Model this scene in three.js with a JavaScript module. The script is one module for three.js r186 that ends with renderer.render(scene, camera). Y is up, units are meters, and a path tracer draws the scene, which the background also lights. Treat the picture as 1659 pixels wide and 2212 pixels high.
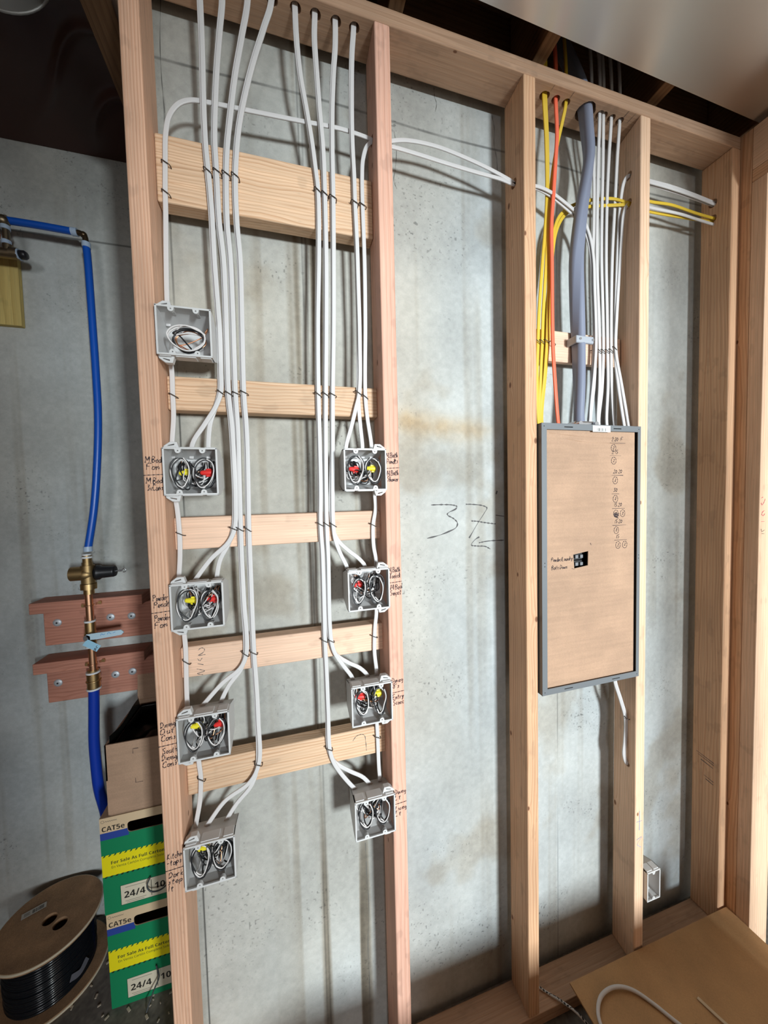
import * as THREE from 'three';
import { RoundedBoxGeometry } from 'three/addons/geometries/RoundedBoxGeometry.js';
import { mergeGeometries } from 'three/addons/utils/BufferGeometryUtils.js';
import { RectAreaLightUniformsLib } from 'three/addons/lights/RectAreaLightUniformsLib.js';
import { Brush, Evaluator, SUBTRACTION } from 'three-bvh-csg';

// ---------- camera, sky, window light, exposure ----------
const scene = new THREE.Scene();
const camera = new THREE.PerspectiveCamera(111.1, 1659 / 2212, 0.02, 40);
camera.position.set(-0.6419, 1.596, 0.8277);
camera.rotation.set(-0.0454, -0.2739, -0.0242, 'YXZ');
scene.background = new THREE.Color(0.62, 0.8, 1.0);
RectAreaLightUniformsLib.init();
const WINDOW = { x: 1.55, y: 1.75, w: 0.85, h: 1.05, z: 6.4 };      // basement window in the wall behind the camera
const SIDE = { x: -1.35, y: 1.65, w: 1.2, h: 1.0, z: 6.4 };         // second, shaded window beyond the added partition
const daylight = new THREE.RectAreaLight(new THREE.Color(0.85, 0.955, 1.0), 225, WINDOW.w, WINDOW.h);
daylight.name = 'window_daylight'; daylight.position.set(WINDOW.x, WINDOW.y, WINDOW.z - 0.08); scene.add(daylight);
const sidelight = new THREE.RectAreaLight(new THREE.Color(0.94, 0.97, 1.0), 14, SIDE.w, SIDE.h);
sidelight.name = 'side_window_daylight'; sidelight.position.set(SIDE.x, SIDE.y, SIDE.z - 0.08); scene.add(sidelight);
const renderer = new THREE.WebGLRenderer();
renderer.toneMapping = THREE.LinearToneMapping;
renderer.toneMappingExposure = 1.16;
renderer.shadowMap.enabled = true;

// ---------- helpers ----------
let seed = 7;
const rnd = () => { seed = (seed + 0x6d2b79f5) | 0; let t = Math.imul(seed ^ (seed >>> 15), 1 | seed); t = (t + Math.imul(t ^ (t >>> 7), 61 | t)) ^ t; return ((t ^ (t >>> 14)) >>> 0) / 4294967296; };
const rr = (a, b) => a + (b - a) * rnd();
const hash = (x, y) => { let h = Math.imul(x | 0, 374761393) + Math.imul(y | 0, 668265263); h = Math.imul(h ^ (h >>> 13), 1274126177); return ((h ^ (h >>> 16)) >>> 0) / 4294967296; };
function vn(x, y) {
  const ix = Math.floor(x), iy = Math.floor(y), fx = x - ix, fy = y - iy, u = fx * fx * (3 - 2 * fx), v = fy * fy * (3 - 2 * fy);
  const a = hash(ix, iy), b = hash(ix + 1, iy), c = hash(ix, iy + 1), d = hash(ix + 1, iy + 1);
  return a + (b - a) * u + (c - a) * v + (a - b - c + d) * u * v;
}
const fbm = (x, y, n) => { let s = 0, a = 0.5, t = 0; for (let i = 0; i < n; i++) { s += a * vn(x, y); t += a; x = x * 2.03 + 17.1; y = y * 2.03 + 5.7; a *= 0.5; } return s / t; };
const sst = (a, b, x) => { const t = Math.min(1, Math.max(0, (x - a) / (b - a))); return t * t * (3 - 2 * t); };
const taken = {};
function numbered(n) { taken[n] = (taken[n] ?? -1) + 1; return taken[n] ? `${n}_${String(taken[n]).padStart(3, '0')}` : n; }
function tag(o, label, category, group, kind) { o.userData.label = label; if (category) o.userData.category = category; if (group) o.userData.group = group; if (kind) o.userData.kind = kind; return o; }
function mesh(name, geo, mat, parent) {
  const m = new THREE.Mesh(geo, mat); m.name = parent ? name : numbered(name); m.castShadow = m.receiveShadow = true; (parent ?? scene).add(m); return m;
}
function thing(name, label, category, pos = [0, 0, 0], group) {
  const g = new THREE.Group(); g.name = numbered(name); g.position.set(...pos); scene.add(g); return tag(g, label, category, group);
}
function struct(name, geo, mat, label) { const m = mesh(name, geo, mat); m.userData.kind = 'structure'; if (label) m.userData.label = label; return m; }
const strip = (g) => { let h = g.index ? g.toNonIndexed() : g.clone(); for (const k of Object.keys(h.attributes)) if (!['position', 'normal', 'uv'].includes(k)) h.deleteAttribute(k); h.clearGroups(); return h; };
const merge = (list) => mergeGeometries(list.map(strip));
const box = (x0, x1, y0, y1, z0, z1) => new THREE.BoxGeometry(x1 - x0, y1 - y0, z1 - z0).translate((x0 + x1) / 2, (y0 + y1) / 2, (z0 + z1) / 2);
const rbox = (x0, x1, y0, y1, z0, z1, r = 0.002) => new RoundedBoxGeometry(x1 - x0, y1 - y0, z1 - z0, 2, Math.min(r, (x1 - x0) / 2.1, (y1 - y0) / 2.1, (z1 - z0) / 2.1)).translate((x0 + x1) / 2, (y0 + y1) / 2, (z0 + z1) / 2);
const cyl = (r, h, n = 20, r2 = r) => new THREE.CylinderGeometry(r2, r, h, n);
const lathe = (pts, n = 28) => new THREE.LatheGeometry(pts.map(([r, y]) => new THREE.Vector2(r, y)), n);
// uv in metres by the face's main direction; the timber's long axis runs along v
function grainUV(g, axis, su, sv, ou = 0, ov = 0) {
  g = strip(g); const p = g.attributes.position, uv = new Float32Array(p.count * 2), a = new THREE.Vector3(), b = new THREE.Vector3(), c = new THREE.Vector3();
  const n = new THREE.Vector3();
  for (let i = 0; i < p.count; i += 3) {
    a.fromBufferAttribute(p, i); b.fromBufferAttribute(p, i + 1); c.fromBufferAttribute(p, i + 2);
    n.copy(b).sub(a).cross(c.sub(a)); const m = [Math.abs(n.x), Math.abs(n.y), Math.abs(n.z)]; const main = m.indexOf(Math.max(...m));
    let other = [0, 1, 2].filter((k) => k !== axis && k !== main)[0] ?? (axis + 1) % 3;
    const along = main === axis ? (axis + 2) % 3 : axis; if (main === axis) other = (axis + 1) % 3;
    for (let k = 0; k < 3; k++) { uv[(i + k) * 2] = p.getComponent(i + k, other) / su + ou + main * 0.37; uv[(i + k) * 2 + 1] = p.getComponent(i + k, along) / sv + ov + main * 0.21; }
  }
  g.setAttribute('uv', new THREE.BufferAttribute(uv, 2)); return g;
}
function dataTex(w, h, fn, srgb = true, wrap = THREE.MirroredRepeatWrapping) {
  const d = new Uint8Array(w * h * 4); for (let y = 0; y < h; y++) for (let x = 0; x < w; x++) { const c = fn(x, y), i = (y * w + x) * 4; d[i] = Math.max(0, Math.min(255, c[0])); d[i + 1] = Math.max(0, Math.min(255, c[1])); d[i + 2] = Math.max(0, Math.min(255, c[2])); d[i + 3] = 255; }
  const t = new THREE.DataTexture(d, w, h); t.wrapS = t.wrapT = wrap; t.magFilter = THREE.LinearFilter; t.minFilter = THREE.LinearFilter; if (srgb) t.colorSpace = THREE.SRGBColorSpace; t.needsUpdate = true; return t;
}
// a strip of flat ink lying on a surface: strokes are polylines in the plane (o, u, v)
function ribbon(strokes, width, place) {
  const pos = [], nor = [];
  for (const raw of strokes) {
    if (raw.length < 2) continue;
    const cv = raw.length > 2 ? new THREE.CatmullRomCurve3(raw.map(([x, y]) => new THREE.Vector3(x, y, 0)), false, 'centripetal').getPoints(raw.length * 4) : raw.map(([x, y]) => new THREE.Vector3(x, y, 0));
    const L = [], R = [];
    cv.forEach((p, i) => { const t = cv[Math.min(i + 1, cv.length - 1)].clone().sub(cv[Math.max(i - 1, 0)]).normalize(); const w = width * (0.36 + 0.22 * Math.sin(i * 1.3 + p.x * 300)); L.push([p.x - t.y * w, p.y + t.x * w]); R.push([p.x + t.y * w, p.y - t.x * w]); });
    for (let i = 0; i + 1 < cv.length; i++) for (const q of [L[i], R[i], R[i + 1], L[i], R[i + 1], L[i + 1]]) pos.push(...place(q[0], q[1]));
  }
  const g = new THREE.BufferGeometry(); g.setAttribute('position', new THREE.Float32BufferAttribute(pos, 3)); g.computeVertexNormals();
  g.setAttribute('uv', new THREE.Float32BufferAttribute(new Float32Array(pos.length / 3 * 2), 2)); return g;
}
// sweep a rounded flat section (w wide, t thick) along a path; hint is the way its thin side faces
function sweep(points, w, t, hint = [0, 0, 1], per = 9, sect = 12, twist = 0) {
  const cv = new THREE.CatmullRomCurve3(points.map((p) => new THREE.Vector3(...p)), false, 'centripetal'), n = Math.max(12, Math.min(260, points.length * per)), P = cv.getSpacedPoints(n);
  const prof = []; const h = t / 2, e = w / 2 - h;
  for (let i = 0; i < sect; i++) { const a = (i + 0.5) / sect * Math.PI * 2; prof.push([Math.cos(a) * h + Math.sign(Math.cos(a)) * e, Math.sin(a) * h]); }
  const pos = [], uv = [], idx = []; let N = new THREE.Vector3(...hint);
  for (let i = 0; i <= n; i++) {
    const T = P[Math.min(i + 1, n)].clone().sub(P[Math.max(i - 1, 0)]).normalize();
    N.addScaledVector(T, -N.dot(T)).normalize(); let B = new THREE.Vector3().crossVectors(T, N); const F = N.clone().applyAxisAngle(T, twist * i / n); B.applyAxisAngle(T, twist * i / n);
    const H = new THREE.Vector3(...hint); const back = H.addScaledVector(T, -H.dot(T)); if (back.length() > 0.35) N.lerp(back.normalize(), 0.35).normalize();
    prof.forEach(([a, b], k) => { const q = P[i].clone().addScaledVector(B, a).addScaledVector(F, b); pos.push(q.x, q.y, q.z); uv.push(k / sect, i / n); });
  }
  for (let i = 0; i < n; i++) for (let k = 0; k < sect; k++) { const a = i * sect + k, b = i * sect + (k + 1) % sect; idx.push(a, b, a + sect, b, b + sect, a + sect); }
  for (const [base, flip] of [[0, 0], [n * sect, 1]]) for (let k = 1; k + 1 < sect; k++) idx.push(base, flip ? base + k : base + k + 1, flip ? base + k + 1 : base + k);
  const g = new THREE.BufferGeometry(); g.setAttribute('position', new THREE.Float32BufferAttribute(pos, 3)); g.setAttribute('uv', new THREE.Float32BufferAttribute(uv, 2)); g.setIndex(idx); g.computeVertexNormals(); return g;
}
const tube = (pts, r, seg = 40, rad = 8, closed = false) => new THREE.TubeGeometry(new THREE.CatmullRomCurve3(pts.map((p) => new THREE.Vector3(...p)), closed, 'centripetal'), seg, r, rad, closed);
const std = (color, roughness = 0.7, more = {}) => new THREE.MeshStandardMaterial({ color, roughness, ...more });
const lin = (r, g, b) => new THREE.Color().setRGB(r, g, b);

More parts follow.
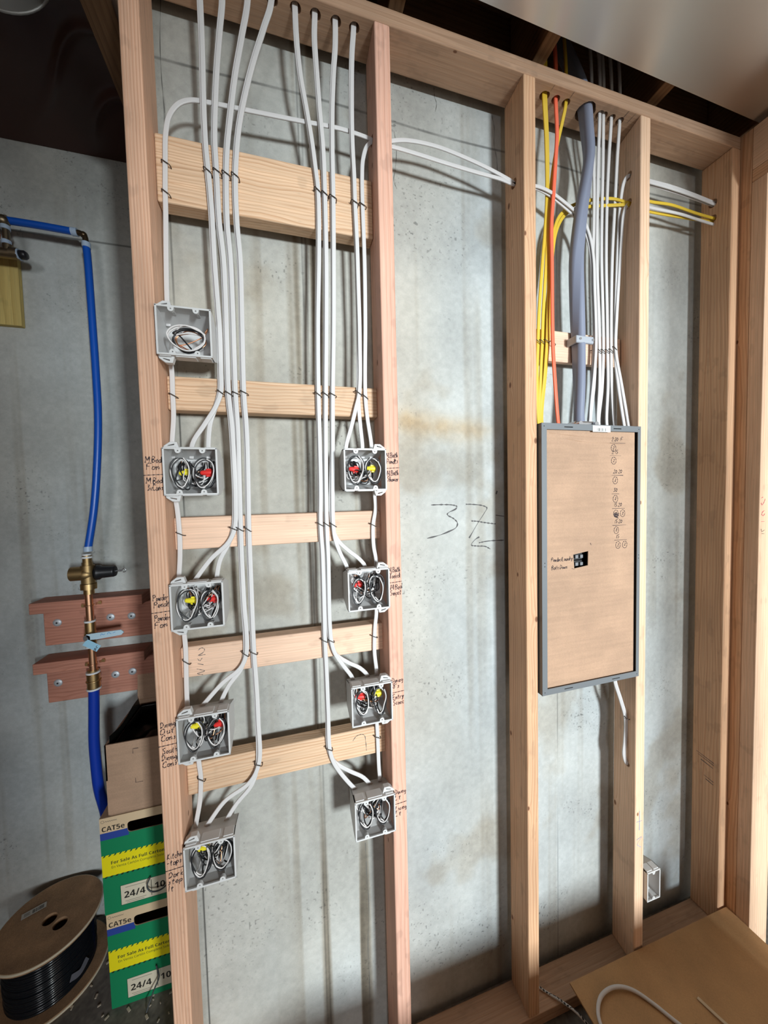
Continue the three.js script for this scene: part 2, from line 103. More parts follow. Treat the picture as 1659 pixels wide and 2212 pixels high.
// measured runs of cable, staples and wall marks, in metres (x right, y up, z out of the stud face)
const D = {"drops":{"L2":[[[-0.775135,2.97,-0.026],[-0.775135,2.8,-0.026],[-0.7753,2.648,-0.0281],[-0.7764,2.5606,-0.0323],[-0.78,2.4257,-0.039],[-0.7796,2.3609,-0.0412],[-0.7776,2.3208,-0.0412],[-0.7738,2.2359,-0.0412],[-0.7728,2.1277,-0.0412],[-0.7705,2.0483,-0.0412],[-0.7682,1.968,-0.0412],[-0.7697,1.8865,-0.0412],[-0.7717,1.8393,-0.0412],[-0.7846,1.8038,-0.0412],[-0.809,1.764,-0.0412],[-0.834,1.7226,-0.0412]],[[-0.7780050000000001,2.97,-0.026],[-0.7780050000000001,2.8,-0.026],[-0.7782,2.6487,-0.0287],[-0.7795,2.5628,-0.0342],[-0.7834,2.4294,-0.0429],[-0.7831,2.3652,-0.0461],[-0.7812,2.3249,-0.0461],[-0.7774,2.2395,-0.0461],[-0.7764,2.1307,-0.0461],[-0.7741,2.0508,-0.0461],[-0.7717,1.9701,-0.0461],[-0.7732,1.8881,-0.0461],[-0.7752,1.8407,-0.0461],[-0.7853,1.8051,-0.0461],[-0.7974,1.7685,-0.0461],[-0.8031,1.7239,-0.0461]]],"L3":[[[-0.7304050000000001,2.97,-0.026],[-0.7304050000000001,2.8,-0.026],[-0.7315,2.6618,-0.0274],[-0.7388,2.6069,-0.0301],[-0.7494,2.5238,-0.0341],[-0.7573,2.4403,-0.0382],[-0.761,2.3844,-0.041],[-0.7603,2.3149,-0.0412],[-0.7591,2.2091,-0.0412],[-0.7539,2.1306,-0.0412],[-0.7534,2.0504,-0.0412],[-0.7546,1.9286,-0.0412],[-0.7555,1.8361,-0.0412],[-0.7516,1.7637,-0.0412],[-0.7501,1.6799,-0.0412],[-0.7506,1.5953,-0.0412],[-0.7551,1.5316,-0.0412],[-0.7703,1.4982,-0.0412],[-0.8076,1.4635,-0.0412],[-0.8438,1.4158,-0.0412]],[[-0.7333050000000001,2.97,-0.026],[-0.7333050000000001,2.8,-0.026],[-0.7344,2.6623,-0.0278],[-0.7417,2.6084,-0.0313],[-0.7525,2.5265,-0.0366],[-0.7606,2.444,-0.042],[-0.7645,2.3885,-0.0455],[-0.7637,2.3189,-0.0461],[-0.7626,2.2126,-0.0461],[-0.7573,2.1336,-0.0461],[-0.7568,2.053,-0.0461],[-0.758,1.9304,-0.0461],[-0.7589,1.8374,-0.0461],[-0.755,1.7646,-0.0461],[-0.7535,1.6804,-0.0461],[-0.754,1.5953,-0.0461],[-0.7586,1.5312,-0.0461],[-0.771,1.4943,-0.0461],[-0.7902,1.458,-0.0461],[-0.7987,1.4179,-0.0461]]],"L4":[[[-0.6775599999999999,2.97,-0.026],[-0.6775599999999999,2.8,-0.026],[-0.6799,2.6782,-0.0266],[-0.6955,2.602,-0.0303],[-0.7122,2.5249,-0.0341],[-0.7252,2.4483,-0.0379],[-0.7364,2.371,-0.0412],[-0.7405,2.3162,-0.0412],[-0.7429,2.2121,-0.0412],[-0.7395,2.1328,-0.0412],[-0.7395,1.9912,-0.0412],[-0.7409,1.8369,-0.0412],[-0.7393,1.7536,-0.0412],[-0.7406,1.6482,-0.0412],[-0.7423,1.5288,-0.0412],[-0.7427,1.4447,-0.0412],[-0.7421,1.3576,-0.0412],[-0.7419,1.2342,-0.0412],[-0.7564,1.202,-0.0412],[-0.7955,1.1732,-0.0412],[-0.8392,1.1286,-0.0412]],[[-0.680345,2.97,-0.026],[-0.680345,2.8,-0.026],[-0.6827,2.6784,-0.0268],[-0.6984,2.6035,-0.0316],[-0.7152,2.5275,-0.0365],[-0.7284,2.4518,-0.0414],[-0.7397,2.3753,-0.0461],[-0.7439,2.3203,-0.0461],[-0.7463,2.2155,-0.0461],[-0.7428,2.1358,-0.0461],[-0.7428,1.9935,-0.0461],[-0.7442,1.8382,-0.0461],[-0.7427,1.7544,-0.0461],[-0.7439,1.6485,-0.0461],[-0.7457,1.5284,-0.0461],[-0.7461,1.4439,-0.0461],[-0.7455,1.3562,-0.0461],[-0.7453,1.2321,-0.0461],[-0.7559,1.1969,-0.0461],[-0.7835,1.1626,-0.0461],[-0.8009,1.1291,-0.0461]]],"L5":[[[-0.6279450000000001,2.97,-0.026],[-0.6279450000000001,2.8,-0.026],[-0.6306,2.6893,-0.026],[-0.6483,2.634,-0.0287],[-0.6725,2.5632,-0.0322],[-0.6928,2.4934,-0.0356],[-0.7107,2.4147,-0.0395],[-0.7215,2.3173,-0.0412],[-0.7227,2.2157,-0.0412],[-0.7191,2.136,-0.0412],[-0.7209,1.9932,-0.0412],[-0.7231,1.8379,-0.0412],[-0.7205,1.7541,-0.0412],[-0.7216,1.648,-0.0412],[-0.7243,1.5279,-0.0412],[-0.7246,1.4433,-0.0412],[-0.7246,1.2316,-0.0412],[-0.7224,1.1551,-0.0412],[-0.7217,1.0644,-0.0412],[-0.7246,0.9622,-0.0412],[-0.747,0.9218,-0.0412],[-0.8022,0.8907,-0.0412],[-0.8408,0.8451,-0.0412]],[[-0.630745,2.97,-0.026],[-0.630745,2.8,-0.026],[-0.6334,2.6893,-0.026],[-0.6511,2.635,-0.0296],[-0.6754,2.5653,-0.0341],[-0.6958,2.4964,-0.0386],[-0.7138,2.4185,-0.0436],[-0.7247,2.3214,-0.0461],[-0.726,2.2192,-0.0461],[-0.7224,2.139,-0.0461],[-0.7242,1.9955,-0.0461],[-0.7264,1.8392,-0.0461],[-0.7237,1.755,-0.0461],[-0.7249,1.6483,-0.0461],[-0.7276,1.5275,-0.0461],[-0.7279,1.4425,-0.0461],[-0.7279,1.2296,-0.0461],[-0.7257,1.1526,-0.0461],[-0.725,1.0614,-0.0461],[-0.7279,0.9586,-0.0461],[-0.7434,0.9104,-0.0461],[-0.778,0.8735,-0.0461],[-0.8007,0.8419,-0.0461]]],"R4":[[[-0.57995,2.97,-0.026],[-0.57995,2.8,-0.026],[-0.5798,2.6995,-0.026],[-0.5788,2.6363,-0.0286],[-0.573,2.5626,-0.0322],[-0.5608,2.489,-0.0359],[-0.552,2.4324,-0.0386],[-0.5452,2.374,-0.0412],[-0.5404,2.3226,-0.0412],[-0.5403,2.2593,-0.0412],[-0.5434,2.163,-0.0412],[-0.5505,2.0114,-0.0412],[-0.5547,1.8471,-0.0412],[-0.5553,1.7251,-0.0412],[-0.5567,1.6128,-0.0412],[-0.5593,1.5302,-0.0412],[-0.5572,1.4535,-0.0412],[-0.5582,1.2447,-0.0412],[-0.557,1.1738,-0.0412],[-0.5561,1.0548,-0.0412],[-0.5555,0.9644,-0.0412],[-0.5484,0.9289,-0.0412],[-0.5294,0.8914,-0.0412],[-0.4948,0.8419,-0.0412]],[[-0.58275,2.97,-0.026],[-0.58275,2.8,-0.026],[-0.5826,2.6995,-0.026],[-0.5816,2.6372,-0.0294],[-0.5757,2.5647,-0.0341],[-0.5634,2.4921,-0.0388],[-0.5544,2.4361,-0.0425],[-0.5474,2.3784,-0.0461],[-0.5426,2.3267,-0.0461],[-0.5425,2.2631,-0.0461],[-0.5456,2.1662,-0.0461],[-0.5527,2.0137,-0.0461],[-0.557,1.8485,-0.0461],[-0.5576,1.7258,-0.0461],[-0.559,1.6129,-0.0461],[-0.5616,1.5298,-0.0461],[-0.5596,1.4526,-0.0461],[-0.5605,1.2427,-0.0461],[-0.5593,1.1715,-0.0461],[-0.5584,1.0517,-0.0461],[-0.5578,0.9609,-0.0461],[-0.546,0.924,-0.0461],[-0.5075,0.8889,-0.0461],[-0.4714,0.8626,-0.0461],[-0.4497,0.8356,-0.0461]]],"R3":[[[-0.535425,2.97,-0.026],[-0.535425,2.8,-0.026],[-0.5358,2.6992,-0.026],[-0.5383,2.6482,-0.028],[-0.5352,2.5729,-0.0317],[-0.531,2.4964,-0.0355],[-0.5256,2.4185,-0.0393],[-0.5243,2.3153,-0.0412],[-0.5258,2.1658,-0.0412],[-0.5306,2.0135,-0.0412],[-0.5369,1.8481,-0.0412],[-0.5408,1.7253,-0.0412],[-0.5447,1.5295,-0.0412],[-0.5437,1.4525,-0.0412],[-0.5433,1.2427,-0.0412],[-0.5352,1.206,-0.0412],[-0.5152,1.1708,-0.0412],[-0.4936,1.1373,-0.0412]],[[-0.538225,2.97,-0.026],[-0.538225,2.8,-0.026],[-0.5386,2.6992,-0.026],[-0.5411,2.6489,-0.0287],[-0.5378,2.5748,-0.0335],[-0.5334,2.4994,-0.0384],[-0.5279,2.4224,-0.0434],[-0.5265,2.3194,-0.0461],[-0.5279,2.169,-0.0461],[-0.5327,2.0159,-0.0461],[-0.5391,1.8495,-0.0461],[-0.543,1.726,-0.0461],[-0.5469,1.5291,-0.0461],[-0.5459,1.4517,-0.0461],[-0.5456,1.2407,-0.0461],[-0.5328,1.2008,-0.0461],[-0.5028,1.1746,-0.0461],[-0.472,1.1552,-0.0461],[-0.4529,1.1338,-0.0461]]],"R2":[[[-0.4893,2.97,-0.026],[-0.4893,2.7034,-0.026],[-0.4908,2.643,-0.0283],[-0.4966,2.5834,-0.0312],[-0.5017,2.5036,-0.0351],[-0.5037,2.4234,-0.0391],[-0.5046,2.314,-0.0412],[-0.508,2.1685,-0.0412],[-0.5127,2.0154,-0.0412],[-0.52,1.849,-0.0412],[-0.5238,1.7256,-0.0412],[-0.5288,1.5288,-0.0412],[-0.5253,1.4917,-0.0412],[-0.5126,1.4527,-0.0412],[-0.4984,1.4213,-0.0412]],[[-0.4921,2.97,-0.026],[-0.4921,2.7034,-0.026],[-0.4935,2.6438,-0.029],[-0.4991,2.5852,-0.0328],[-0.5041,2.5065,-0.0379],[-0.5059,2.4272,-0.043],[-0.5066,2.318,-0.0461],[-0.51,2.1717,-0.0461],[-0.5147,2.0178,-0.0461],[-0.5222,1.8504,-0.0461],[-0.526,1.7263,-0.0461],[-0.5309,1.5284,-0.0461],[-0.5194,1.4907,-0.0461],[-0.491,1.4597,-0.0461],[-0.4677,1.4403,-0.0461],[-0.4513,1.42,-0.0461]]],"R1":[[[-0.4458,2.97,-0.026],[-0.4458,2.7053,-0.026],[-0.4517,2.6348,-0.0287],[-0.4544,2.5552,-0.0326],[-0.4552,2.4546,-0.0375],[-0.4524,2.373,-0.0412],[-0.4518,2.3115,-0.0412],[-0.4498,2.2214,-0.0412],[-0.4494,2.1113,-0.0412],[-0.4494,1.9886,-0.0412],[-0.4543,1.8537,-0.0412],[-0.4635,1.818,-0.0412],[-0.4778,1.7663,-0.0412],[-0.4907,1.7239,-0.0412]],[[-0.4486,2.97,-0.026],[-0.4486,2.7053,-0.026],[-0.4543,2.6357,-0.0295],[-0.4568,2.5575,-0.0346],[-0.4573,2.4581,-0.041],[-0.4541,2.3774,-0.0461],[-0.4536,2.3155,-0.0461],[-0.4515,2.2249,-0.0461],[-0.4511,2.1142,-0.0461],[-0.4511,1.9908,-0.0461],[-0.456,1.8552,-0.0461],[-0.455,1.8083,-0.0461],[-0.4525,1.768,-0.0461],[-0.449,1.7253,-0.0461]]]},"chain":{"L1":[[-0.4035,2.472,-0.046],[-0.4767,2.479,-0.046],[-0.5746,2.4733,-0.046],[-0.6863,2.4669,-0.046],[-0.7718,2.462,-0.046],[-0.8066,2.4575,-0.046],[-0.8304,2.4436,-0.046],[-0.8492,2.4152,-0.046],[-0.8581,2.3755,-0.046],[-0.8614,2.3229,-0.046],[-0.8643,2.2607,-0.046],[-0.8656,2.2127,-0.046],[-0.8692,2.1161,-0.046],[-0.8715,2.0284,-0.046]],"L2":[[-0.872,1.9027,-0.046],[-0.8694,1.8811,-0.046],[-0.8698,1.8312,-0.046],[-0.8703,1.7811,-0.046],[-0.8759,1.7186,-0.046]],"L3":[[-0.8756,1.6067,-0.046],[-0.8723,1.5779,-0.046],[-0.8703,1.5211,-0.046],[-0.8715,1.4745,-0.046],[-0.8757,1.4227,-0.046]],"L4":[[-0.871,1.2989,-0.046],[-0.8698,1.2636,-0.046],[-0.8704,1.2295,-0.046],[-0.8717,1.1782,-0.046],[-0.8721,1.1275,-0.046]],"L5":[[-0.8542,0.9913,-0.046],[-0.8523,0.9665,-0.046],[-0.8521,0.9497,-0.046],[-0.8562,0.9007,-0.046],[-0.8674,0.8423,-0.046]],"R1":[[-0.4036,2.4687,-0.046],[-0.4181,2.4523,-0.046],[-0.4283,2.4206,-0.046],[-0.4316,2.3817,-0.046],[-0.4323,2.3149,-0.046],[-0.4312,2.228,-0.046],[-0.4313,2.1389,-0.046],[-0.4332,2.0263,-0.046],[-0.4379,1.8549,-0.046],[-0.4346,1.7974,-0.046],[-0.4257,1.7256,-0.046]],"R2":[[-0.4204,1.6032,-0.046],[-0.419,1.5628,-0.046],[-0.4262,1.5237,-0.046],[-0.4264,1.4675,-0.046],[-0.4212,1.4335,-0.046]],"R3":[[-0.4234,1.2991,-0.046],[-0.4283,1.2569,-0.046],[-0.4302,1.2314,-0.046],[-0.4313,1.1873,-0.046],[-0.4275,1.1423,-0.046]],"R4":[[-0.43,0.9994,-0.046],[-0.429,0.9589,-0.046],[-0.4284,0.9133,-0.046],[-0.4275,0.875,-0.046],[-0.4262,0.8518,-0.046]]},"span":[[[-0.3511,2.4814,-0.045],[-0.3116,2.492,-0.045],[-0.2354,2.4964,-0.045],[-0.1558,2.4882,-0.045],[-0.0724,2.4735,-0.045],[-0.0026,2.4555,-0.045]],[[-0.3514,2.467,-0.045],[-0.2872,2.4651,-0.045],[-0.2099,2.4608,-0.045],[-0.115,2.457,-0.045],[-0.0438,2.4554,-0.045],[-0.0027,2.4506,-0.045]]],"span34":[[[0.0805,2.4657,-0.05],[0.1279,2.4588,-0.05],[0.1766,2.44,-0.05],[0.2148,2.4211,-0.05],[0.2471,2.3978,-0.05],[0.2696,2.3549,-0.05],[0.2819,2.296,-0.05],[0.2858,2.2148,-0.05],[0.2918,2.0291,-0.05],[0.2729,1.853,-0.05],[0.2695,1.8078,-0.05]],[[0.0854,2.4652,-0.056],[0.1299,2.455,-0.056],[0.1756,2.4353,-0.056],[0.2123,2.4158,-0.056],[0.2463,2.3887,-0.056],[0.2671,2.3518,-0.056],[0.2795,2.2995,-0.056],[0.285,2.2181,-0.056],[0.291,2.0315,-0.056],[0.2756,1.8546,-0.056],[0.2703,1.809,-0.056]]],"span45":{"white":[[[0.5083,2.5726,-0.052],[0.5974,2.5741,-0.052],[0.7011,2.5689,-0.052],[0.7879,2.5622,-0.052]],[[0.5032,2.5625,-0.048],[0.5919,2.5625,-0.048],[0.6951,2.5586,-0.048],[0.7816,2.5518,-0.048]],[[0.5124,2.5632,-0.055],[0.6121,2.5622,-0.055],[0.706,2.5589,-0.055],[0.7931,2.5549,-0.055]],[[0.5068,2.4888,-0.05],[0.6368,2.4932,-0.05],[0.7104,2.4906,-0.05],[0.7799,2.4882,-0.05]]],"yellow":[[[0.5066,2.5071,-0.05],[0.5956,2.5144,-0.05],[0.6993,2.5093,-0.05],[0.7794,2.5078,-0.05]],[[0.5175,2.4841,-0.058],[0.6074,2.4894,-0.058],[0.712,2.4968,-0.058],[0.7926,2.5054,-0.058]]]},"panel_white":[[[0.24836600000000003,2.97,-0.042],[0.2533,2.8,-0.032],[0.2533,2.6894,-0.0321],[0.268,2.6321,-0.0411],[0.2921,2.5206,-0.0587],[0.2943,2.3878,-0.062],[0.291,2.3051,-0.062],[0.3005,2.14,-0.062],[0.3027,2.0321,-0.062],[0.2977,1.9283,-0.062],[0.2837,1.8107,-0.062]],[[0.279272,2.97,-0.042],[0.2836,2.8,-0.032],[0.2836,2.6895,-0.0321],[0.2975,2.5806,-0.0493],[0.3082,2.4586,-0.062],[0.307,2.3075,-0.062],[0.3149,2.1416,-0.062],[0.319,2.0335,-0.062],[0.3195,1.9296,-0.062],[0.3127,1.8117,-0.062]],[[0.293144,2.97,-0.042],[0.2972,2.8,-0.032],[0.2972,2.6928,-0.032],[0.3144,2.5839,-0.0488],[0.326,2.462,-0.062],[0.3249,2.3103,-0.062],[0.3312,2.1434,-0.062],[0.3336,2.0347,-0.062],[0.3287,1.9159,-0.062],[0.3164,1.8118,-0.062]],[[0.32303000000000004,2.97,-0.042],[0.3265,2.8,-0.032],[0.3265,2.6938,-0.032],[0.3344,2.5996,-0.0463],[0.3456,2.4933,-0.062],[0.343,2.3131,-0.062],[0.3476,2.1453,-0.062],[0.3501,2.0362,-0.062],[0.3525,1.9317,-0.062],[0.3477,1.8128,-0.062]],[[0.35526199999999997,2.97,-0.042],[0.3581,2.8,-0.032],[0.3581,2.694,-0.032],[0.3654,2.6057,-0.0453],[0.3765,2.4855,-0.062],[0.3667,2.3167,-0.062],[0.3641,2.1472,-0.062],[0.3648,2.0375,-0.062],[0.3674,1.9326,-0.062],[0.3776,1.8138,-0.062]]],"panel_side":[[[0.4084,2.559,-0.043],[0.3927,2.5397,-0.045],[0.3904,2.4828,-0.055],[0.3919,2.4048,-0.062],[0.387,2.3198,-0.062],[0.3808,2.1491,-0.062],[0.3797,2.0388,-0.062],[0.3773,1.9289,-0.048],[0.3841,1.8082,-0.034]],[[0.408,2.4771,-0.045],[0.3953,2.448,-0.048],[0.395,2.3726,-0.055],[0.3918,2.2899,-0.058],[0.3817,2.1472,-0.058],[0.3788,2.0371,-0.058],[0.3869,1.9286,-0.045],[0.396,1.8107,-0.03]]],"panel_yellow":[[[0.080066,2.97,-0.042],[0.0883,2.8,-0.032],[0.0883,2.6944,-0.032],[0.1079,2.5986,-0.0464],[0.1239,2.4624,-0.062],[0.117,2.357,-0.062],[0.1086,2.2769,-0.062],[0.0949,2.1166,-0.062],[0.0913,2.0364,-0.062],[0.0877,1.9557,-0.062],[0.0902,1.8165,-0.062]],[[0.086288,2.97,-0.042],[0.0944,2.8,-0.032],[0.0944,2.6949,-0.032],[0.1125,2.5996,-0.0463],[0.1271,2.4631,-0.062],[0.1251,2.3584,-0.062],[0.1216,2.2789,-0.062],[0.1095,2.1183,-0.062],[0.1059,2.0377,-0.062],[0.1007,1.9566,-0.062],[0.0951,1.8167,-0.062]],[[0.156566,2.97,-0.042],[0.1633,2.8,-0.032],[0.1633,2.6935,-0.032],[0.1567,2.6473,-0.0387],[0.148,2.5959,-0.0469],[0.1413,2.5272,-0.0577],[0.1352,2.4517,-0.062],[0.1332,2.3598,-0.062],[0.1313,2.2804,-0.062],[0.1259,2.1202,-0.062],[0.1223,2.0393,-0.062],[0.1137,1.944,-0.062],[0.1,1.8169,-0.062]]],"panel_yellow_side":[[[0.4042,2.4805,-0.045],[0.3687,2.4962,-0.06],[0.3145,2.4905,-0.068],[0.2637,2.4753,-0.07],[0.2122,2.4491,-0.07],[0.1733,2.4136,-0.068],[0.1515,2.3658,-0.066],[0.1406,2.2851,-0.067],[0.1351,2.1237,-0.067],[0.1315,2.0422,-0.067],[0.1212,1.9462,-0.067],[0.1075,1.8183,-0.067]],[[0.4043,2.4736,-0.045],[0.3597,2.4752,-0.06],[0.2968,2.4665,-0.068],[0.2464,2.453,-0.07],[0.2107,2.4369,-0.072],[0.1818,2.4073,-0.07],[0.1608,2.3629,-0.069],[0.1474,2.2753,-0.071],[0.1253,2.111,-0.071],[0.1201,2.0428,-0.071],[0.1147,1.9471,-0.071],[0.1059,1.8191,-0.071]]],"panel_red":[[0.12107,2.97,-0.042],[0.1285,2.8,-0.032],[0.1285,2.6992,-0.032],[0.1393,2.6118,-0.039],[0.1396,2.5476,-0.0447],[0.1367,2.4675,-0.049],[0.1284,2.3627,-0.049],[0.1297,2.2719,-0.049],[0.1323,2.0347,-0.049],[0.1402,1.9146,-0.049],[0.1499,1.809,-0.049]],"conduit":[[0.1622,2.93,-0.07],[0.2222,2.75,-0.038],[0.2322,2.7108,-0.036],[0.2434,2.6416,-0.037],[0.2513,2.5798,-0.038],[0.2424,2.5071,-0.039],[0.2304,2.435,-0.042],[0.2218,2.3632,-0.045],[0.2164,2.2847,-0.048],[0.2201,2.1656,-0.05],[0.2273,2.0448,-0.052],[0.225,1.9189,-0.046],[0.2192,1.8095,-0.04]],"panel_exit":[[0.3534,1.0096,-0.036],[0.3593,0.9781,-0.036],[0.3815,0.9165,-0.035],[0.4002,0.8533,-0.034],[0.3989,0.7788,-0.034],[0.3954,0.7327,-0.034],[0.404,0.7035,-0.031],[0.418,0.701,-0.031]],"staples":{"B1":[[-0.8603,2.3149],[-0.8631,2.254],[-0.7791,2.3138],[-0.7595,2.3161],[-0.7417,2.315],[-0.7227,2.3152],[-0.5417,2.3204],[-0.5245,2.3154],[-0.5059,2.3117],[-0.4531,2.3102],[-0.4324,2.311]],"B2":[[-0.8687,1.8269],[-0.772,1.8372],[-0.7557,1.8361],[-0.7401,1.8369],[-0.7232,1.8399],[-0.556,1.8448],[-0.5382,1.8458],[-0.5202,1.8457],[-0.4567,1.8536],[-0.4392,1.8466]],"B3":[[-0.868,1.5225],[-0.7584,1.5295],[-0.7446,1.5278],[-0.7276,1.527],[-0.5605,1.5302],[-0.5448,1.5295],[-0.5289,1.5276],[-0.4275,1.5229]],"B4":[[-0.8691,1.2316],[-0.7442,1.2333],[-0.7257,1.2339],[-0.5596,1.2401],[-0.5435,1.2379],[-0.4314,1.2323]],"B5":[[-0.8509,0.9524],[-0.7258,0.9612],[-0.5568,0.961],[-0.4297,0.9625]],"B6y":[[0.0872,2.0366],[0.1017,2.0379],[0.118,2.0408]],"B6r":[[0.141,2.0376]],"B6w":[[0.2974,2.0268],[0.3136,2.0282],[0.3281,2.0295],[0.3445,2.0309],[0.3592,2.0336],[0.3739,2.042]]},"ink37":[[[-0.2351,1.5668],[-0.1996,1.5668],[-0.1669,1.5647],[-0.1528,1.56],[-0.1553,1.5536],[-0.1814,1.5417],[-0.1838,1.5364],[-0.1629,1.5238],[-0.1513,1.5104],[-0.1562,1.4976],[-0.1824,1.486],[-0.2128,1.4769],[-0.2495,1.4704]],[[-0.1229,1.5656],[-0.0999,1.5645],[-0.0655,1.5595],[-0.0519,1.5524],[-0.0608,1.5373],[-0.0835,1.5074],[-0.101,1.4818],[-0.1135,1.4639]],[[-0.1054,1.5149],[-0.0859,1.513],[-0.0562,1.5073],[-0.0222,1.5024]],[[-0.0219,1.5292],[0.0075,1.5247]],[[-0.0791,1.4653],[-0.0915,1.4593],[-0.1065,1.4426],[-0.0869,1.4381],[-0.0596,1.4353],[-0.0421,1.4263]],[[-0.0806,1.4476],[-0.0468,1.4512],[0.0067,1.4504]],[[-0.016,1.6035],[-0.0194,1.5936]]],"cracks":[[[-0.2035,2.7234],[-0.2024,2.6994],[-0.1967,2.6832],[-0.2011,2.6599]],[[-0.0215,2.6971],[-0.0136,2.6618],[-0.0152,2.6192],[-0.0061,2.5742],[-0.0057,2.508]],[[-0.3236,2.5808],[-0.3175,2.539],[-0.3212,2.486],[-0.3268,2.4499],[-0.3187,2.4297]],[[-0.4562,0.6103],[-0.4544,0.5265],[-0.4507,0.4132],[-0.4564,0.3023],[-0.4553,0.1876],[-0.4561,0.0552]],[[-0.8767,0.6154],[-0.8757,0.516],[-0.8757,0.3655],[-0.8763,0.2488]],[[-0.8719,2.7273],[-0.8775,2.6269],[-0.8775,2.5472],[-0.8749,2.4826]]],"seams":[[[-0.9117,2.5997],[-0.8277,2.6037],[-0.749,2.6039],[-0.666,2.6041],[-0.5329,2.6044],[-0.4006,2.6051]],[[-0.3265,2.604],[-0.2299,2.604],[-0.1161,2.6068],[0.0208,2.6094]],[[0.1378,2.6055],[0.2198,2.6101],[0.3017,2.6071]],[[0.5973,2.6182],[0.6653,2.6013],[0.821,2.6019]]],"barcut":1};

// ---------- materials ----------
// planed softwood: base colour, late-wood colour, rings per metre across, wander of the grain, knots [u, v, size]
function woodMat(s, base, late, rings, wander, contrast, knots = [], rough = 0.72, stains = 0.5) {
  const W = 256, H = 1024, su = 0.16, sv = 1.6, K = knots;
  const t = dataTex(W, H, (px, py) => {
    const x = px / W * su, y = py / H * sv; let dx = 0, kn = 0;
    for (const [ku, kv, kr] of K) { const a = (x - ku) / kr, b = (y - kv) / (kr * 1.7), r2 = a * a + b * b; dx += kr * 1.5 * Math.sign(a || 1) * Math.exp(-r2 * 0.35) * Math.min(1, Math.abs(a) * 2); kn = Math.max(kn, 1 - sst(0.1, 0.55, r2)); }
    const c = x + dx + wander * (fbm(x * 9 + s, y * 1.6 + s * 3, 3) - 0.5) + wander * 0.25 * (fbm(x * 30, y * 9 + s, 2) - 0.5);
    const f = c * rings + s, ph = f - Math.floor(f), ring = Math.pow(ph, 2.4) * (1 - sst(0.9, 1, ph)) * (0.5 + 0.9 * hash(Math.floor(f) + 90, s * 13));
    const fib = fbm(x * 900 + s * 7, y * 14, 2) - 0.5, pat = fbm(x * 14 + s * 3, y * 3 + 9, 4) - 0.5, dirt = sst(0.66, 0.8, fbm(x * 40 + s * 5, y * 22, 3)) * stains;
    const m = Math.min(1, contrast * ring), g = 1 + fib * 0.16 + pat * 0.22 - dirt * 0.12, k = kn * 0.75;
    return [0, 1, 2].map((i) => ((base[i] * (1 - m) + late[i] * m) * (1 - k) + [96, 54, 30][i] * k) * g);
  });
  return new THREE.MeshStandardMaterial({ map: t, roughness: rough, bumpMap: t, bumpScale: 0.0006 });
}
const M = {};
M.studA = woodMat(1.3, [216, 174, 146], [188, 136, 106], 170, 0.012, 0.75, [[0.03, 0.32, 0.007], [0.03, 1.05, 0.006]]);
M.studB = woodMat(2.7, [220, 172, 150], [194, 138, 114], 90, 0.03, 0.55, [[0.025, 0.18, 0.006], [0.03, 0.66, 0.007], [0.028, 0.9, 0.004], [0.025, 1.28, 0.006]]);
M.studC = woodMat(4.1, [210, 168, 132], [176, 122, 86], 110, 0.03, 0.7, [[0.05, 0.25, 0.008], [0.08, 0.8, 0.006], [0.04, 1.3, 0.007]]);
M.studD = woodMat(5.9, [220, 184, 154], [192, 146, 112], 100, 0.025, 0.55, [[0.06, 0.5, 0.006], [0.09, 1.2, 0.008]]);
M.block = woodMat(8.2, [216, 182, 150], [184, 140, 104], 120, 0.05, 0.85, []);
M.block2 = woodMat(9.4, [222, 186, 160], [202, 160, 132], 150, 0.02, 0.4, []);
M.plate = woodMat(11.3, [188, 152, 124], [160, 120, 90], 80, 0.03, 0.5, [[0.04, 0.4, 0.005], [0.1, 1.1, 0.005]]);
M.cedar = woodMat(13.1, [186, 128, 108], [146, 88, 70], 90, 0.03, 0.5, [[0.05, 0.6, 0.012]], 0.8);
M.plywood = woodMat(14.6, [206, 182, 112], [170, 140, 76], 40, 0.06, 0.5, [[0.06, 0.5, 0.01]], 0.8);
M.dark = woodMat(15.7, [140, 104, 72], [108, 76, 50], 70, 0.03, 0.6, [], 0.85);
M.osb = woodMat(16.9, [128, 104, 78], [100, 78, 54], 60, 0.2, 0.7, [], 0.85);
M.cable = std(lin(0.60, 0.575, 0.565), 0.45);
M.yellow = std(lin(0.66, 0.44, 0.035), 0.45);
M.orange = std(lin(0.86, 0.15, 0.075), 0.42);
M.seu = std(lin(0.205, 0.225, 0.30), 0.42);
M.pvc = std(lin(0.60, 0.59, 0.58), 0.4);
M.black = std(lin(0.014, 0.014, 0.016), 0.38);
M.whitewire = std(lin(0.70, 0.66, 0.64), 0.35);
M.copper = std(lin(0.85, 0.42, 0.24), 0.32, { metalness: 1 });
M.pipeCopper = std(lin(0.72, 0.40, 0.24), 0.36, { metalness: 1 });
M.brass = std(lin(0.62, 0.42, 0.20), 0.36, { metalness: 1 });
M.steel = std(lin(0.55, 0.56, 0.58), 0.32, { metalness: 1 });
M.washer = std(lin(0.55, 0.57, 0.60), 0.5, { metalness: 0.5 });
M.staple = std(lin(0.075, 0.06, 0.05), 0.42, { metalness: 0.6 });
M.redNut = std(lin(0.78, 0.035, 0.03), 0.42);
M.yellowNut = std(lin(0.86, 0.72, 0.03), 0.42);
M.ink = std(lin(0.045, 0.028, 0.03), 0.8);
M.inkRed = std(lin(0.6, 0.05, 0.10), 0.8);
M.pencil = std(lin(0.09, 0.085, 0.085), 0.85);
M.blueInk = std(lin(0.30, 0.36, 0.52), 0.85);
M.panel = std(lin(0.155, 0.165, 0.175), 0.42);
M.bluePipe = std(lin(0.006, 0.085, 0.46), 0.32);
M.blueDark = std(lin(0.005, 0.04, 0.38), 0.36);
